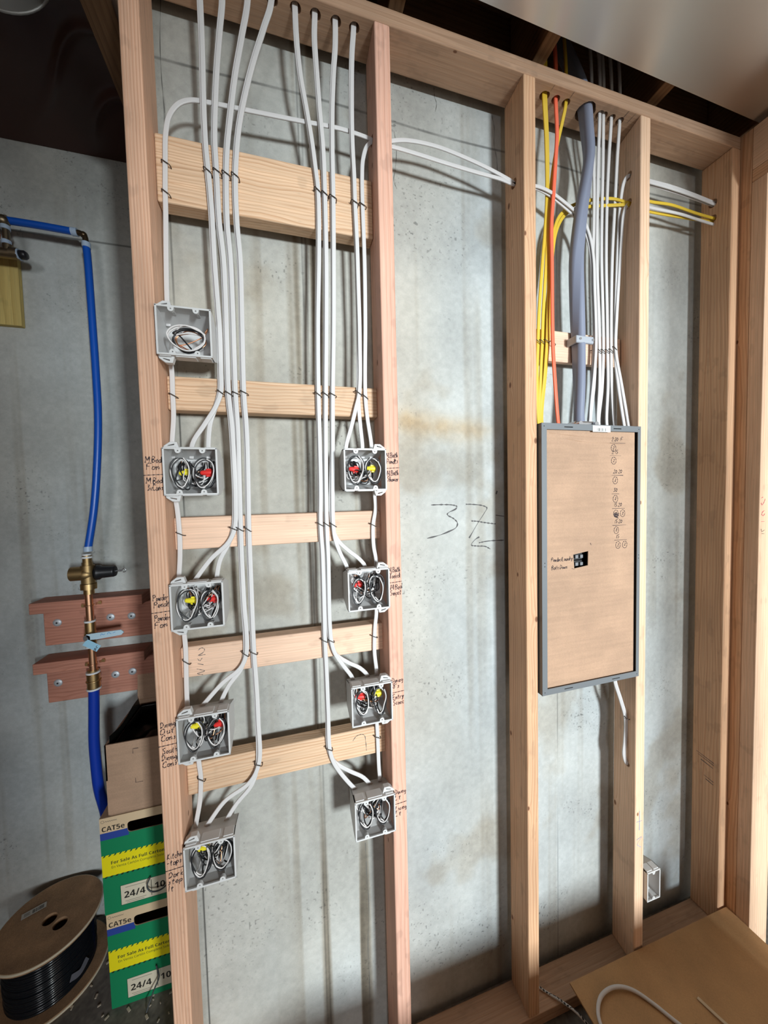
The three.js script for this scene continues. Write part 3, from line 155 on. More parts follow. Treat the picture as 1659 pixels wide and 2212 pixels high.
M.ring = std(lin(0.42, 0.52, 0.66), 0.4);
M.white = std(lin(0.72, 0.72, 0.72), 0.5);
const cardTex = dataTex(256, 256, (x, y) => { const g = 1 + 0.07 * (fbm(x * 0.02, y * 0.4 + 3, 2) - 0.5) + 0.13 * (fbm(x * 0.03, y * 0.03, 4) - 0.5) + 0.06 * (hash(x, y) - 0.5); return [174 * g, 141 * g, 116 * g]; });
M.card = new THREE.MeshStandardMaterial({ map: cardTex, roughness: 0.82 });
const cardTex2 = dataTex(256, 256, (x, y) => { const g = 1 + 0.14 * (fbm(x * 0.03 + 7, y * 0.03, 4) - 0.5) + 0.06 * (hash(x, y + 3) - 0.5); return [180 * g, 140 * g, 96 * g]; });
M.cardFlat = new THREE.MeshStandardMaterial({ map: cardTex2, roughness: 0.82 });
M.cardEdge = std(lin(0.42, 0.27, 0.16), 0.9);
M.galv = new THREE.MeshPhysicalMaterial({ color: lin(0.74, 0.73, 0.71), metalness: 1, roughness: 0.36, anisotropy: 0.85, anisotropyRotation: Math.PI / 2 });

// cast concrete of the wall behind the studs: 2.05 m x 2.75 m in one map
const concrete = (w, h, W, H, ox, seam) => dataTex(w, h, (px, py) => {
  const x = ox + px / w * W, y = py / h * H;
  const big = fbm(x * 1.7 + 3, y * 1.3 + 8, 4) - 0.5, mid = fbm(x * 7, y * 6 + 4, 4) - 0.5, fine = fbm(x * 90, y * 90, 3) - 0.5, grit = hash(px, py) - 0.5;
  let g = 1 + big * 0.30 + mid * 0.20 + fine * 0.10 + grit * 0.035, warm = (fbm(x * 2.2 + 40, y * 1.1 + 2, 3) - 0.5) * 0.10;
  // darker, warmer streaks run straight down, strongest in one band of the stud wall
  const st = fbm(x * 26, y * 0.5 + 3, 3), band = seam ? Math.exp(-Math.pow((x + 0.51) / 0.10, 2)) : 0.04;
  const streak = sst(0.55, 0.78, st) * (0.16 + 0.75 * band) * sst(0.25, 0.5, fbm(x * 3 + 7, y * 1.6, 3)); g -= streak * 0.62; warm += streak * 0.12;
  if (seam) {
    const hs = Math.abs(y - 2.603 - 0.004 * Math.sin(x * 9)); g *= 1 - 0.36 * (1 - sst(0.001, 0.005, hs)) * (0.5 + 0.5 * vn(x * 22, 3));
    for (const [sx, k] of [[-0.8765, 0.45], [-0.578, 0.20], [-0.569, 0.15], [0.205, 0.2]]) { const d = Math.abs(x - sx - 0.0016 * (vn(y * 6, sx * 40) - 0.5)); g *= 1 - k * (1 - sst(0.0008, 0.0028, d)) * sst(0.3, 0.6, fbm(y * 3, sx * 50, 3)); }
    const rust = Math.exp(-Math.pow((y - 1.792 - 0.01 * Math.sin(x * 14)) / 0.034, 2)) * sst(-0.37, -0.3, x) * (1 - sst(-0.14, 0.06, x)) * (0.5 + fbm(x * 26, y * 26, 3)); g -= rust * 0.11; warm += rust * 0.10;
    const blot = sst(0.60, 0.74, fbm(x * 4.2 + 12, y * 4.2 + 1, 4)); g -= blot * 0.10; warm += blot * 0.03;
  } else { const hs = Math.abs(y - 2.542); g *= 1 - 0.34 * (1 - sst(0.001, 0.005, hs)); }
  const pit = sst(0.84, 0.92, vn(x * 210 + 5, y * 210)) * sst(0.5, 0.8, fbm(x * 6 + 3, y * 6, 3)); g -= pit * 0.26;
  return [174 * g * (1 + warm), 175 * g, 171 * g * (1 - warm * 1.2)];
}, true, THREE.ClampToEdgeWrapping);
const wallTex = concrete(1280, 1720, 2.05, 2.75, -0.945, true);
M.concrete = new THREE.MeshStandardMaterial({ map: wallTex, roughness: 0.88, bumpMap: wallTex, bumpScale: 0.0012 });
const wallTex2 = concrete(1024, 1400, 2.05, 2.9, -3.0, false);
M.concrete2 = new THREE.MeshStandardMaterial({ map: wallTex2, roughness: 0.88, bumpMap: wallTex2, bumpScale: 0.0012 });
const floorTex = dataTex(512, 512, (x, y) => { const g = 0.8 + 0.5 * (fbm(x * 0.02, y * 0.02, 5) - 0.5) + 0.25 * (fbm(x * 0.3, y * 0.3, 2) - 0.5); return [148 * g, 140 * g, 130 * g]; });
M.floor = new THREE.MeshStandardMaterial({ map: floorTex, roughness: 0.85 });
M.drywall = std(lin(0.36, 0.33, 0.30), 0.9);
// ---------- the place: floor, walls, ceiling, windows ----------
const fl = box(-3.1, 4.1, -0.12, 0, -0.95, 6.5); struct('floor', grainUV(fl, 2, 1.4, 1.4), M.floor, 'grey concrete floor');
struct('wall_back', box(-0.945, 1.105, 0, 2.75, -0.72, -0.115), M.concrete, 'cast concrete wall behind the open studs');
struct('wall_alcove', box(-3.0, -0.95, 0, 2.9, -0.95, -0.72), M.concrete2, 'cast concrete wall at the back of the recess');
struct('wall_rear', box(1.105, 4.1, 0, 3.0, -0.3, -0.115), M.drywall);
struct('wall_right', box(4.0, 4.1, 0, 3.0, -0.3, 6.5), M.drywall);
struct('wall_left', grainUV(box(-3.1, -3, 0, 3, -0.95, 6.5), 1, 0.3, 1.6), M.osb);
{
  const cols = [[-3.1, SIDE.x - SIDE.w / 2], [SIDE.x + SIDE.w / 2, WINDOW.x - WINDOW.w / 2], [WINDOW.x + WINDOW.w / 2, 4.1]], list = cols.map(([a, b]) => box(a, b, 0, 3, 6.4, 6.5));
  for (const w of [WINDOW, SIDE]) list.push(box(w.x - w.w / 2, w.x + w.w / 2, 0, w.y - w.h / 2, 6.4, 6.5), box(w.x - w.w / 2, w.x + w.w / 2, w.y + w.h / 2, 3, 6.4, 6.5));
  struct('wall_front', grainUV(merge(list), 1, 0.3, 1.6), M.osb);
}
struct('added_wall_partition', grainUV(box(0.25, 0.35, 0, 2.98, 3.25, 6.4), 1, 0.3, 1.6), M.osb);  // unseen partition, added to keep the main daylight out of the recess
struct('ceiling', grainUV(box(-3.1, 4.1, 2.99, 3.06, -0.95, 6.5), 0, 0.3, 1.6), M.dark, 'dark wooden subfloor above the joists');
M.glass = new THREE.MeshPhysicalMaterial({ color: 0xffffff, transmission: 1, roughness: 0, thickness: 0 });
function windowUnit(name, w, h, pos, turn) {
  const g = new THREE.Group(); g.name = name; g.position.set(...pos); g.rotation.y = turn; g.userData = { kind: 'structure', label: 'white framed basement window' }; scene.add(g);
  const f = 0.05; mesh('window_frame', merge([rbox(-w / 2, w / 2, -h / 2, -h / 2 + f, -0.03, 0.03), rbox(-w / 2, w / 2, h / 2 - f, h / 2, -0.03, 0.03), rbox(-w / 2, -w / 2 + f, -h / 2, h / 2, -0.03, 0.03), rbox(w / 2 - f, w / 2, -h / 2, h / 2, -0.03, 0.03)]), M.white, g);
  mesh('pane', box(-w / 2 + f, w / 2 - f, -h / 2 + f, h / 2 - f, -0.002, 0.002), M.glass, g);
}
tag(mesh('added_shade_beam', grainUV(merge([rbox(-2.98, 3.98, 2.2, 2.72, 2.95, 3.1)]), 0, 0.16, 1.6), M.dark), 'unseen dark beam added behind the camera to shade the upper wall', 'beam');  // added out of view so the top of the stud wall falls dimmer
windowUnit('window_1', WINDOW.w, WINDOW.h, [WINDOW.x, WINDOW.y, WINDOW.z + 0.05], 0);
windowUnit('window_2', SIDE.w, SIDE.h, [SIDE.x, SIDE.y, SIDE.z + 0.05], 0);

// rim board and floor joists above the wall
function timber(name, b, axis, mat, label, category, group, r = 0.0025) {
  return tag(mesh(name, grainUV(rbox(...b, r), axis, 0.16, 1.6, rnd(), rnd()), mat), label, category, group);
}
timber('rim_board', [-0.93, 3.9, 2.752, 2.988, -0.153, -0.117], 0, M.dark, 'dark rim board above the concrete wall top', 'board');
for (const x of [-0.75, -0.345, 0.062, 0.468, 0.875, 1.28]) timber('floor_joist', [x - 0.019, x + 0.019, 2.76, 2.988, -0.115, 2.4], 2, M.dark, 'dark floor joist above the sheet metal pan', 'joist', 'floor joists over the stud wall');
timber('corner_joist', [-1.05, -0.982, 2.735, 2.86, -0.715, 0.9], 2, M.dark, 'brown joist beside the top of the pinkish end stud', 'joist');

// ---------- studs and plates ----------
const csg = new Evaluator(); csg.attributes = ['position', 'normal', 'uv']; csg.useGroups = false;
function drill(geo, holes) {                                         // holes: [axis, centre, radius, length]
  let a = new Brush(geo); a.updateMatrixWorld();
  for (const [axis, c, r, len] of holes) {
    const h = cyl(r, len, 14); if (axis === 0) h.rotateZ(Math.PI / 2); if (axis === 2) h.rotateX(Math.PI / 2); h.translate(...c);
    const b = new Brush(strip(h)); b.updateMatrixWorld(); a = csg.evaluate(a, b, SUBTRACTION);
  }
  return a.geometry;
}
const at = (path, y) => { for (let i = 0; i + 1 < path.length; i++) { const a = path[i], b = path[i + 1]; if ((a[1] - y) * (b[1] - y) <= 0 && a[1] !== b[1]) { const t = (y - a[1]) / (b[1] - a[1]); return [a[0] + (b[0] - a[0]) * t, y, a[2] + (b[2] - a[2]) * t]; } } return path[0]; };
{
  const holes = [];
  for (const k of Object.keys(D.drops)) { const p = at(D.drops[k][0], 2.714); holes.push([1, [p[0], 2.714, -0.027], 0.0125, 0.06]); }
  for (const p of [...D.panel_white, ...D.panel_yellow, D.panel_red]) { const q = at(p, 2.714); holes.push([1, [q[0], 2.714, q[2]], 0.0115, 0.06]); }
  const q = at(D.conduit, 2.714); holes.push([1, [q[0] + 0.004, 2.714, q[2]], 0.027, 0.06]);
  const plate = thing('top_plate', 'long horizontal top plate drilled for cables above the studs', 'plate', [0, 0, 0]);
  mesh('timber', drill(grainUV(rbox(-0.92, 0.8265, 2.695, 2.733, -0.089, 0, 0.004), 0, 0.16, 1.6, 0.3, 0.6), holes), M.plate, plate);
  for (const [px, pz] of [[0.1, -0.02], [0.165, -0.036], [0.36, -0.03], [0.385, -0.03]]) mesh('pencil_line', ribbon([[[px, pz], [px, -0.002]]], 0.0011, (x, y) => [x, 2.6944, y]), M.pencil, plate);
}
timber('bottom_plate', [-0.92, 0.8265, 0, 0.038, -0.089, 0], 0, M.plate, 'horizontal bottom plate under the studs on the floor', 'plate');
const STUD = [
  { x: [-0.9195, -0.8825], m: M.studA, label: 'pinkish end stud beside the recess with five boxes on it', back: [0, 0], holes: [] },
  { x: [-0.405, -0.367], m: M.studB, label: 'pinkish stud with four boxes nailed along its left side', back: [-0.004, 0.001], holes: [[2.4685, -0.045, 0.012]] },
  { x: [-0.0015, 0.0365], m: M.studC, label: 'orange-grained stud on the conduit side of the pencilled 37', back: [0.003, 0.003], holes: [[2.452, -0.045, 0.0125]] },
  { x: [0.402, 0.44], m: M.studD, label: 'pale stud between the grey panel and the small single box', back: [0.009, 0.019], holes: [[2.561, -0.045, 0.012], [2.478, -0.046, 0.014], [0.702, -0.031, 0.009]] },
  { x: [0.789, 0.8265], m: M.studC, label: 'brown stud standing in the corner against the doorway post', back: [0, 0], holes: [[2.559, -0.053, 0.013], [2.508, -0.054, 0.013]] },
];
const studs = STUD.map((s, i) => {
  const g = thing('stud', s.label, 'stud', [0, 0, 0], undefined);
  let geo = grainUV(rbox(s.x[0], s.x[1], 0.0385, 2.6945, -0.089, 0, 0.004), 1, 0.16, 1.6, 0.13 + i * 0.31, 0.11 + i * 0.27);
  const p = geo.attributes.position; for (let k = 0; k < p.count; k++) if (p.getZ(k) < -0.045) p.setX(k, p.getX(k) + s.back[0] + (s.back[1] - s.back[0]) * p.getY(k) / 2.7);
  if (s.holes.length) geo = drill(geo, s.holes.map(([y, z, r]) => [0, [(s.x[0] + s.x[1]) / 2, y, z], r, 0.09]));
  mesh('timber', geo, s.m, g); return g;
});
const BLOCKS = [[2.239, 2.380, M.block, 'tall'], [1.797, 1.871, M.block], [1.486, 1.559, M.block2], [1.192, 1.263, M.block2], [0.914, 0.988, M.block]];
const blockWords = ['wide horizontal block between the studs under the looped cable', 'wavy-grained horizontal block just below the coiled-wire box', 'plain horizontal block third down between the box studs', 'plain horizontal block with a pencilled 2 between the box studs', 'lowest wavy-grained block with a pencilled hook on it'];
const blocks = BLOCKS.map(([y0, y1, m], i) => {
  const g = thing('block', blockWords[i], 'block', [0, 0, 0], undefined);
  mesh('timber', grainUV(rbox(-0.8822, -0.4055, y0, y1, -0.0885, -0.051, 0.004), 0, 0.16, 1.6, i * 0.41, i * 0.23), m, g); return g;
});
mesh('handwriting', ribbon([[[-0.846, 1.257], [-0.838, 1.262], [-0.832, 1.257], [-0.836, 1.250], [-0.846, 1.245], [-0.831, 1.245]], [[-0.848, 1.238], [-0.843, 1.232], [-0.838, 1.238]], [[-0.848, 1.226], [-0.836, 1.222]], [[-0.85, 1.214], [-0.834, 1.207], [-0.85, 1.203], [-0.838, 1.199]]], 0.0014, (x, y) => [x, y - 0.004, -0.0505]), M.pencil, blocks[3]);
mesh('pencil_hook', ribbon([[[-0.494, 0.962], [-0.485, 0.972], [-0.472, 0.975], [-0.463, 0.970], [-0.460, 0.950], [-0.459, 0.928]]], 0.0016, (x, y) => [x, y, -0.0505]), M.pencil, blocks[4]);
timber('panel_block', [0.0375, 0.411, 1.990, 2.081, -0.0885, -0.0705], 0, M.block2, 'short board behind the cables above the grey panel', 'board');
// doorway post, header and jamb of the wall that runs towards the camera
const king = thing('king_stud', 'brown post board against the corner stud by the doorway', 'stud'); mesh('timber', grainUV(rbox(0.827, 0.916, 0, 2.733, -0.008, 0.0297), 1, 0.16, 1.6, 0.5, 0.2), M.studC, king);
const jack = thing('jack_stud', 'doorway jamb stud with red writing on its pale face', 'stud'); mesh('timber', grainUV(rbox(0.827, 0.916, 0, 2.565, 0.030, 0.068), 1, 0.16, 1.6, 0.9, 0.7), M.studD, jack);
timber('header_plate', [0.827, 0.916, 2.566, 2.603, 0.030, 1.05], 2, M.studC, 'flat plate under the doorway header', 'plate');
timber('door_header', [0.827, 0.916, 2.604, 2.733, 0.030, 1.05], 2, M.studD, 'deep header board over the doorway', 'header');
timber('trimmer_stud', [0.827, 0.916, 0, 2.565, 1.012, 1.05], 1, M.studD, 'stud on the far side of the doorway', 'stud');
mesh('red_writing', ribbon([[[0.834, 1.56], [0.842, 1.563]], [[0.834, 1.545], [0.838, 1.538], [0.85, 1.55], [0.852, 1.558]], [[0.852, 1.52], [0.842, 1.515], [0.838, 1.507], [0.846, 1.503], [0.853, 1.51]], [[0.836, 1.484], [0.852, 1.484]]], 0.0022, (x, y) => [x, y, 0.0685]), M.inkRed, jack);
mesh('black_writing', ribbon([[[0.837, 1.46], [0.840, 1.452], [0.853, 1.456]], [[0.84, 1.445], [0.853, 1.444]]], 0.0016, (x, y) => [x, y, 0.0685]), M.ink, jack);
mesh('blue_mark', ribbon([[[0.408, 0.53], [0.432, 0.53]], [[0.42, 0.565], [0.42, 0.5]], [[0.408, 0.47], [0.43, 0.475], [0.412, 0.455], [0.428, 0.44]]], 0.0022, (x, y) => [x, y, 0.0005]), M.blueInk, studs[3]);
for (const [z0, y0, z1, y1] of [[-0.02, 0.62, -0.075, 0.63], [-0.02, 0.612, -0.07, 0.621], [-0.022, 0.6, -0.06, 0.607], [-0.02, 0.55, -0.05, 0.556], [-0.02, 0.54, -0.044, 0.545]]) mesh('lumber_stamp', ribbon([[[z0, y0], [z1, y1]]], 0.003, (z, y) => [0.7885, y, z]), M.pencil, studs[4]);

// ---------- marks on the concrete ----------
const wall = scene.getObjectByName('wall_back');
mesh('pencilled_number', ribbon(D.ink37, 0.0042, (x, y) => [x - wall.position.x, y, -0.1146]), M.pencil, wall);
mesh('crack', ribbon(D.cracks, 0.0017, (x, y) => [x, y, -0.1147]), std(lin(0.12, 0.115, 0.105), 0.95), wall);

// ---------- sheet metal overhead ----------
{
  const s = new THREE.Shape([[-1.0, -2.2], [2.6, -2.2], [2.6, 0.0], [0.888, -0.035], [-0.17, -0.0555], [-1.0, -0.072]].map((p) => new THREE.Vector2(...p)));
  const g = new THREE.ExtrudeGeometry(s, { depth: 0.0015, bevelEnabled: false }); g.rotateX(-Math.PI / 2);
  tag(mesh('sheet_metal_pan', g.translate(0, 2.746, 0), M.galv), 'shiny galvanized sheet metal pan under the joists', 'sheet metal');
  const w = new THREE.PlaneGeometry(1.88, 1.66, 220, 200); w.rotateX(Math.PI / 2); const p = w.attributes.position;
  for (let i = 0; i < p.count; i++) { const x = p.getX(i), z = p.getZ(i); p.setY(i, 0.016 * sst(-0.82, -0.3, z) * Math.sin(x * 11 + z * 6 + 2.5 * fbm(x * 3 + 9, z * 3, 2)) * (0.35 + fbm(x * 2, z * 2 + 4, 2)) - sst(-0.82, -0.55, z) * [[0.55, 1.0], [0.68, 0.7], [0.86, 0.8]].reduce((a, [r0, k]) => a + 0.012 * k * Math.exp(-Math.pow((Math.hypot(x - 1.25, z + 0.95 + 0.1 * x) - r0 + 0.02 * Math.sin(x * 20)) / 0.012, 2)), 0)); }
  w.computeVertexNormals();
  tag(mesh('ceiling_membrane', w.translate(-2.0, 2.842, 0.112), new THREE.MeshPhysicalMaterial({ color: lin(0.07, 0.030, 0.023), roughness: 0.3, specularIntensity: 0.5 })), 'dark brown glossy rippled sheet over the recess', 'ceiling sheet');
  const d = merge([new THREE.CylinderGeometry(0.095, 0.095, 1.1, 40, 1, true), new THREE.TorusGeometry(0.095, 0.003, 8, 40).rotateX(Math.PI / 2).translate(0, -0.55, 0), new THREE.TorusGeometry(0.095, 0.003, 8, 40).rotateX(Math.PI / 2).translate(0, -0.47, 0)]);
  tag(mesh('round_duct', d.rotateX(Math.PI / 2).translate(-1.235, 2.848, 0.30), std(lin(0.42, 0.41, 0.39), 0.5, { metalness: 0.5, side: THREE.DoubleSide })), 'pale round metal duct hanging under the dark rippled sheet', 'duct');
}
// ---------- handwriting ----------
const G = {
  M: ['0,0 .1,1 .45,.35 .8,1 .9,0'], B: ['.05,0 .1,1 .5,.9 .45,.6 .1,.5 .6,.35 .5,.05 .05,0'], F: ['.1,0 .15,1 .7,1', '.12,.55 .5,.55'], C: ['.7,.85 .4,1 .1,.6 .15,.15 .45,0 .7,.15'], P: ['.05,0 .15,1 .6,.9 .55,.55 .1,.5'], S: ['.65,.9 .35,1 .15,.75 .55,.4 .45,.05 .05,.1'], T: ['0,1 .8,.95', '.4,1 .35,0'], D: ['.1,0 .15,1 .6,.75 .6,.3 .1,0'], O: ['.4,1 .1,.6 .2,.05 .6,.1 .7,.7 .4,1'], K: ['.1,0 .15,1', '.65,1 .15,.45 .65,0'], E: ['.6,1 .1,1 .15,.5 .5,.5', '.15,.5 .1,0 .6,.02'], L: ['.15,1 .1,0 .55,.05'], X: ['.05,.8 .6,0', '.6,.8 .05,0'],
  a: ['.5,.4 .25,.5 .05,.2 .25,0 .48,.25 .5,.45 .55,0'], b: ['.1,1 .1,0 .4,.05 .5,.3 .15,.45'], c: ['.5,.4 .25,.5 .1,.2 .3,0 .5,.1'], d: ['.5,.4 .2,.45 .05,.15 .25,0 .5,.2 .55,1 .55,0'], e: ['.08,.25 .5,.28 .3,.5 .08,.25 .2,0 .5,.08'], f: ['.5,.95 .3,.9 .25,0', '.05,.5 .45,.5'], g: ['.5,.4 .2,.45 .1,.15 .45,.15 .5,.4 .5,-.2 .2,-.35'], h: ['.1,1 .1,0', '.1,.35 .35,.5 .45,0'], i: ['.15,.5 .2,0'], k: ['.1,1 .1,0', '.45,.5 .12,.22 .5,0'], l: ['.15,1 .15,0'], m: ['.05,.5 .08,0 .15,.45 .3,.45 .35,0 .45,.45 .6,.4 .65,0'], n: ['.05,.5 .1,0 .2,.45 .4,.45 .45,0'], o: ['.3,.5 .08,.25 .25,0 .5,.2 .3,.5'], p: ['.08,.5 .08,-.35', '.08,.4 .4,.5 .5,.2 .12,.05'], r: ['.08,.5 .12,0', '.1,.3 .25,.48 .45,.45'], s: ['.45,.45 .2,.5 .4,.2 .1,.02'], t: ['.25,.9 .25,.05 .4,0', '.05,.6 .45,.6'], u: ['.08,.5 .12,.05 .4,.05 .45,.5 .5,0'], v: ['.05,.5 .25,0 .45,.5'], w: ['.02,.5 .15,0 .3,.4 .45,0 .6,.5'], x: ['.05,.5 .5,0', '.5,.5 .05,0'], y: ['.08,.5 .25,.1', '.5,.5 .2,-.35'],
  0: ['.35,.9 .1,.5 .3,0 .55,.45 .35,.9'], 1: ['.2,.9 .2,0'], 2: ['.1,.75 .35,.95 .5,.7 .1,0 .6,.02'], 3: ['.1,.9 .5,.9 .25,.55 .55,.3 .1,0'], 4: ['.15,1 .1,.5 .55,.5', '.5,.95 .48,0'], 5: ['.55,.95 .2,.95 .15,.55 .5,.45 .45,.05 .1,.05'], 6: ['.5,.9 .15,.5 .2,.05 .5,.2 .2,.45'], 8: ['.35,.5 .1,.8 .4,1 .5,.75 .15,.25 .3,0 .55,.2 .35,.5'], '.': ['.05,.05 .1,0'], '/': ['.5,1 .05,-.1'], "'": ['.15,1 .1,.75'], '#': ['.2,1 .1,0', '.5,1 .4,0', '.02,.65 .6,.7', '0,.3 .58,.35'], '-': ['.05,.4 .45,.42'], ' ': [],
};
const glyphs = Object.fromEntries(Object.entries(G).map(([k, v]) => [k, v.map((s) => s.split(' ').map((p) => p.split(',').map(Number)))]));
// text as strokes: start (x, y) in metres, letter height h, whole line squeezed to a width
function scrawl(text, x, y, h, width, tilt = 0) {
  const adv = [...text].map((c) => /[MO]/.test(c) ? 1.05 : /[A-Zmw]/.test(c) ? 0.82 : /[il1.' ]/.test(c) ? 0.36 : 0.62), tot = adv.reduce((a, b) => a + b, 0), k = Math.min(1, width / (tot * h)), out = []; let cx = 0;
  [...text].forEach((c, i) => { const jy = (rnd() - 0.5) * 0.12; for (const s of glyphs[c] ?? []) out.push(s.map(([a, b]) => { const X = (cx + a + b * 0.2) * h * k, Y = (b + jy + (rnd() - 0.5) * 0.05) * h; return [x + X - Y * tilt, y + Y + X * tilt]; })); cx += adv[i]; });
  return out;
}
function note(stud, x0, x1, yTop, lines, line2) {
  const st = [], w = x1 - x0; let y = yTop;
  for (const l of lines) { y -= 0.0145; st.push(...scrawl(l, x0 + rr(0, 0.004), y, 0.0125, w - 0.003, 0.04)); }
  y -= 0.011; st.push([[x0 - 0.002, y], [x0 + w * 0.5, y + 0.001], [x1 + 0.001, y + 0.002]]); y -= 0.003;
  for (const l of line2) { y -= 0.0145; st.push(...scrawl(l, x0 + rr(0, 0.004), y, 0.0125, w - 0.003, 0.04)); }
  mesh('handwriting', ribbon(st, 0.0019, (x, yy) => [x, yy, 0.0006]), M.ink, stud);
}
note(studs[0], -0.9165, -0.884, 1.690, ['M.Bed', 'Fan'], ['M.Bed', '3xCans']);
note(studs[0], -0.9165, -0.884, 1.403, ['Powder', 'Pendt'], ['Powder', 'Fan']);
note(studs[0], -0.9165, -0.884, 1.130, ['Dining', 'Out', 'Cans'], ['South', 'Dining', 'Cans']);
note(studs[0], -0.9165, -0.884, 0.838, ['Kitchn', '-taps'], ['Dark', 'step', 'lt']);
note(studs[1], -0.4015, -0.3685, 1.703, ['M.Bath', 'Pendts'], ['M.Bath', 'Shower']);
note(studs[1], -0.4015, -0.3685, 1.420, ['M.Bath', 'Toekck'], ['M.Bed', 'Simpct']);
note(studs[1], -0.4015, -0.3685, 1.140, ['Dining', "8's"], ['Entry', 'Sconc']);
note(studs[1], -0.4015, -0.3685, 0.848, ['Dining', 'Lt'], ['Living', 'Lt']);

// ---------- two-gang boxes ----------
const BW = 0.1025, BH = 0.098, BD = 0.076;
const SWAP = new THREE.Matrix4().set(0, 0, 1, 0, 0, 1, 0, 0, 1, 0, 0, 0, 0, 0, 0, 1);   // profile (depth, height), swept along x
const gangBody = (W, H, dep, ch) => {
  const t = 0.0022, prof = (o) => [[0, o], [-0.026, o], [-dep + o, ch + o * 0.4], [-dep + o, H - ch - o * 0.4], [-0.026, H - o], [0, H - o]];
  const cut = (pts, depth) => new THREE.ExtrudeGeometry(new THREE.Shape(pts.map((p) => new THREE.Vector2(...p))), { depth, bevelEnabled: false }).applyMatrix4(SWAP);
  return { shell: cut([...prof(0), ...prof(t).reverse()], W), side: (x) => cut(prof(0), t).translate(x, 0, 0), t };
};
// the mirrored sweep is wound the other way round: turn every triangle and its normal
function rewind(g) { g = strip(g); const p = g.attributes.position; for (let i = 0; i < p.count; i += 3) { const b = [p.getX(i + 1), p.getY(i + 1), p.getZ(i + 1)]; p.setXYZ(i + 1, p.getX(i + 2), p.getY(i + 2), p.getZ(i + 2)); p.setXYZ(i + 2, ...b); } g.computeVertexNormals(); return g; }
function boxGeo(W, H, dep, ears) {
  const { shell, side, t } = gangBody(W, H, dep, 0.016), list = [rewind(shell), rewind(side(0)), rewind(side(W - t))];
  // moulded pads between the cable channels, outside top and bottom, and ribs inside
  const cuts = ears.length === 2 ? [[0.003, ears[0] - 0.004], [ears[0] + 0.004, ears[1] - 0.004], [ears[1] + 0.004, W - 0.003]] : [[0.003, W / 2 - 0.003], [W / 2 + 0.003, W - 0.003]];
  for (const [a, b] of cuts) for (const s of [0, 1]) list.push(rbox(a, b, s ? H - 0.001 : -0.002, s ? H + 0.002 : 0.001, -0.026, -0.003, 0.001));
  for (const e of ears) for (const s of [0, 1]) list.push(box(e - 0.003, e + 0.003, s ? H - 0.005 : t, s ? H - t : 0.005, -0.03, -0.006));
  const lip = 0.0033; list.push(rbox(-0.0005, W + 0.0005, -0.0005, lip, -0.003, 0.0012, 0.0008), rbox(-0.0005, W + 0.0005, H - lip, H + 0.0005, -0.003, 0.0012, 0.0008), rbox(-0.0005, lip, 0, H, -0.003, 0.0012, 0.0008), rbox(W - lip, W + 0.0005, 0, H, -0.003, 0.0012, 0.0008));
  list.push(cyl(0.011, 0.002, 18).rotateX(Math.PI / 2).translate(W * 0.62, H * 0.5, -dep + t + 0.001), cyl(0.006, 0.002, 14).rotateX(Math.PI / 2).translate(W * 0.72, H * 0.66, -dep + t + 0.001));
  return merge(list);
}
const earGeo = (() => { const s = new THREE.Shape(); s.moveTo(-0.009, 0.0035); s.quadraticCurveTo(-0.0062, 0.002, -0.0055, -0.002); s.absarc(0, -0.002, 0.0055, Math.PI, 2 * Math.PI, false); s.quadraticCurveTo(0.0062, 0.002, 0.009, 0.0035); s.lineTo(-0.009, 0.0035); const h = new THREE.Path(); h.absarc(0, -0.0022, 0.0014, 0, Math.PI * 2, true); s.holes.push(h); return new THREE.ExtrudeGeometry(s, { depth: 0.007, bevelEnabled: false, curveSegments: 10 }).translate(0, 0, -0.0062); })();
const bracketGeo = (() => { const s = new THREE.Shape([[0, 0], [0.0285, 0], [0.0245, 0.0125], [0.012, 0.0125], [0.001, 0.0045]].map((p) => new THREE.Vector2(...p))); s.holes.push(new THREE.Path([[0.0065, 0.0038], [0.0085, 0.0068], [0.0205, 0.0098], [0.0205, 0.0062]].map((p) => new THREE.Vector2(...p)))); return new THREE.ExtrudeGeometry(s, { depth: 0.012, bevelEnabled: true, bevelSize: 0.0006, bevelThickness: 0.0006, bevelSegments: 1 }).translate(0, 0, -0.022); })();
const gangGeo = boxGeo(BW, BH, BD, [0.0285, 0.0745]);
const flip = (g) => { g = strip(g); g.applyMatrix4(new THREE.Matrix4().makeScale(1, -1, 1)); return rewind(g); };
const mirror = (g) => { g = strip(g); g.applyMatrix4(new THREE.Matrix4().makeScale(-1, 1, 1)); return rewind(g); };
const earDown = strip(earGeo), earUp = flip(earGeo), brUp = strip(bracketGeo), brDown = flip(bracketGeo), brUpR = mirror(brUp), brDownR = mirror(brDown);
function gangBox(x, y, right, label, group) {
  const g = thing('junction_box', label, 'electrical box', [x, y, 0.0115], group);
  mesh('body', gangGeo, M.pvc, g);
  for (const ex of [0.0285, 0.0745]) { mesh('screw_ear', earDown, M.pvc, g).position.set(ex, BH - 0.004, 0); mesh('screw_ear', earUp, M.pvc, g).position.set(ex, 0.004, 0); }
  const bx = right ? BW : 0; mesh('nail_bracket', right ? brUpR : brUp, M.pvc, g).position.set(bx, BH, 0); mesh('nail_bracket', right ? brDownR : brDown, M.pvc, g).position.set(bx, 0, 0);
  for (const ty of [0.02, 0.078]) mesh('depth_tab', rbox(-0.0018, 0.0005, ty, ty + 0.005, -0.012, -0.002, 0.0005), M.pvc, g).position.x = right ? BW + 0.0013 : 0;
  return g;
}
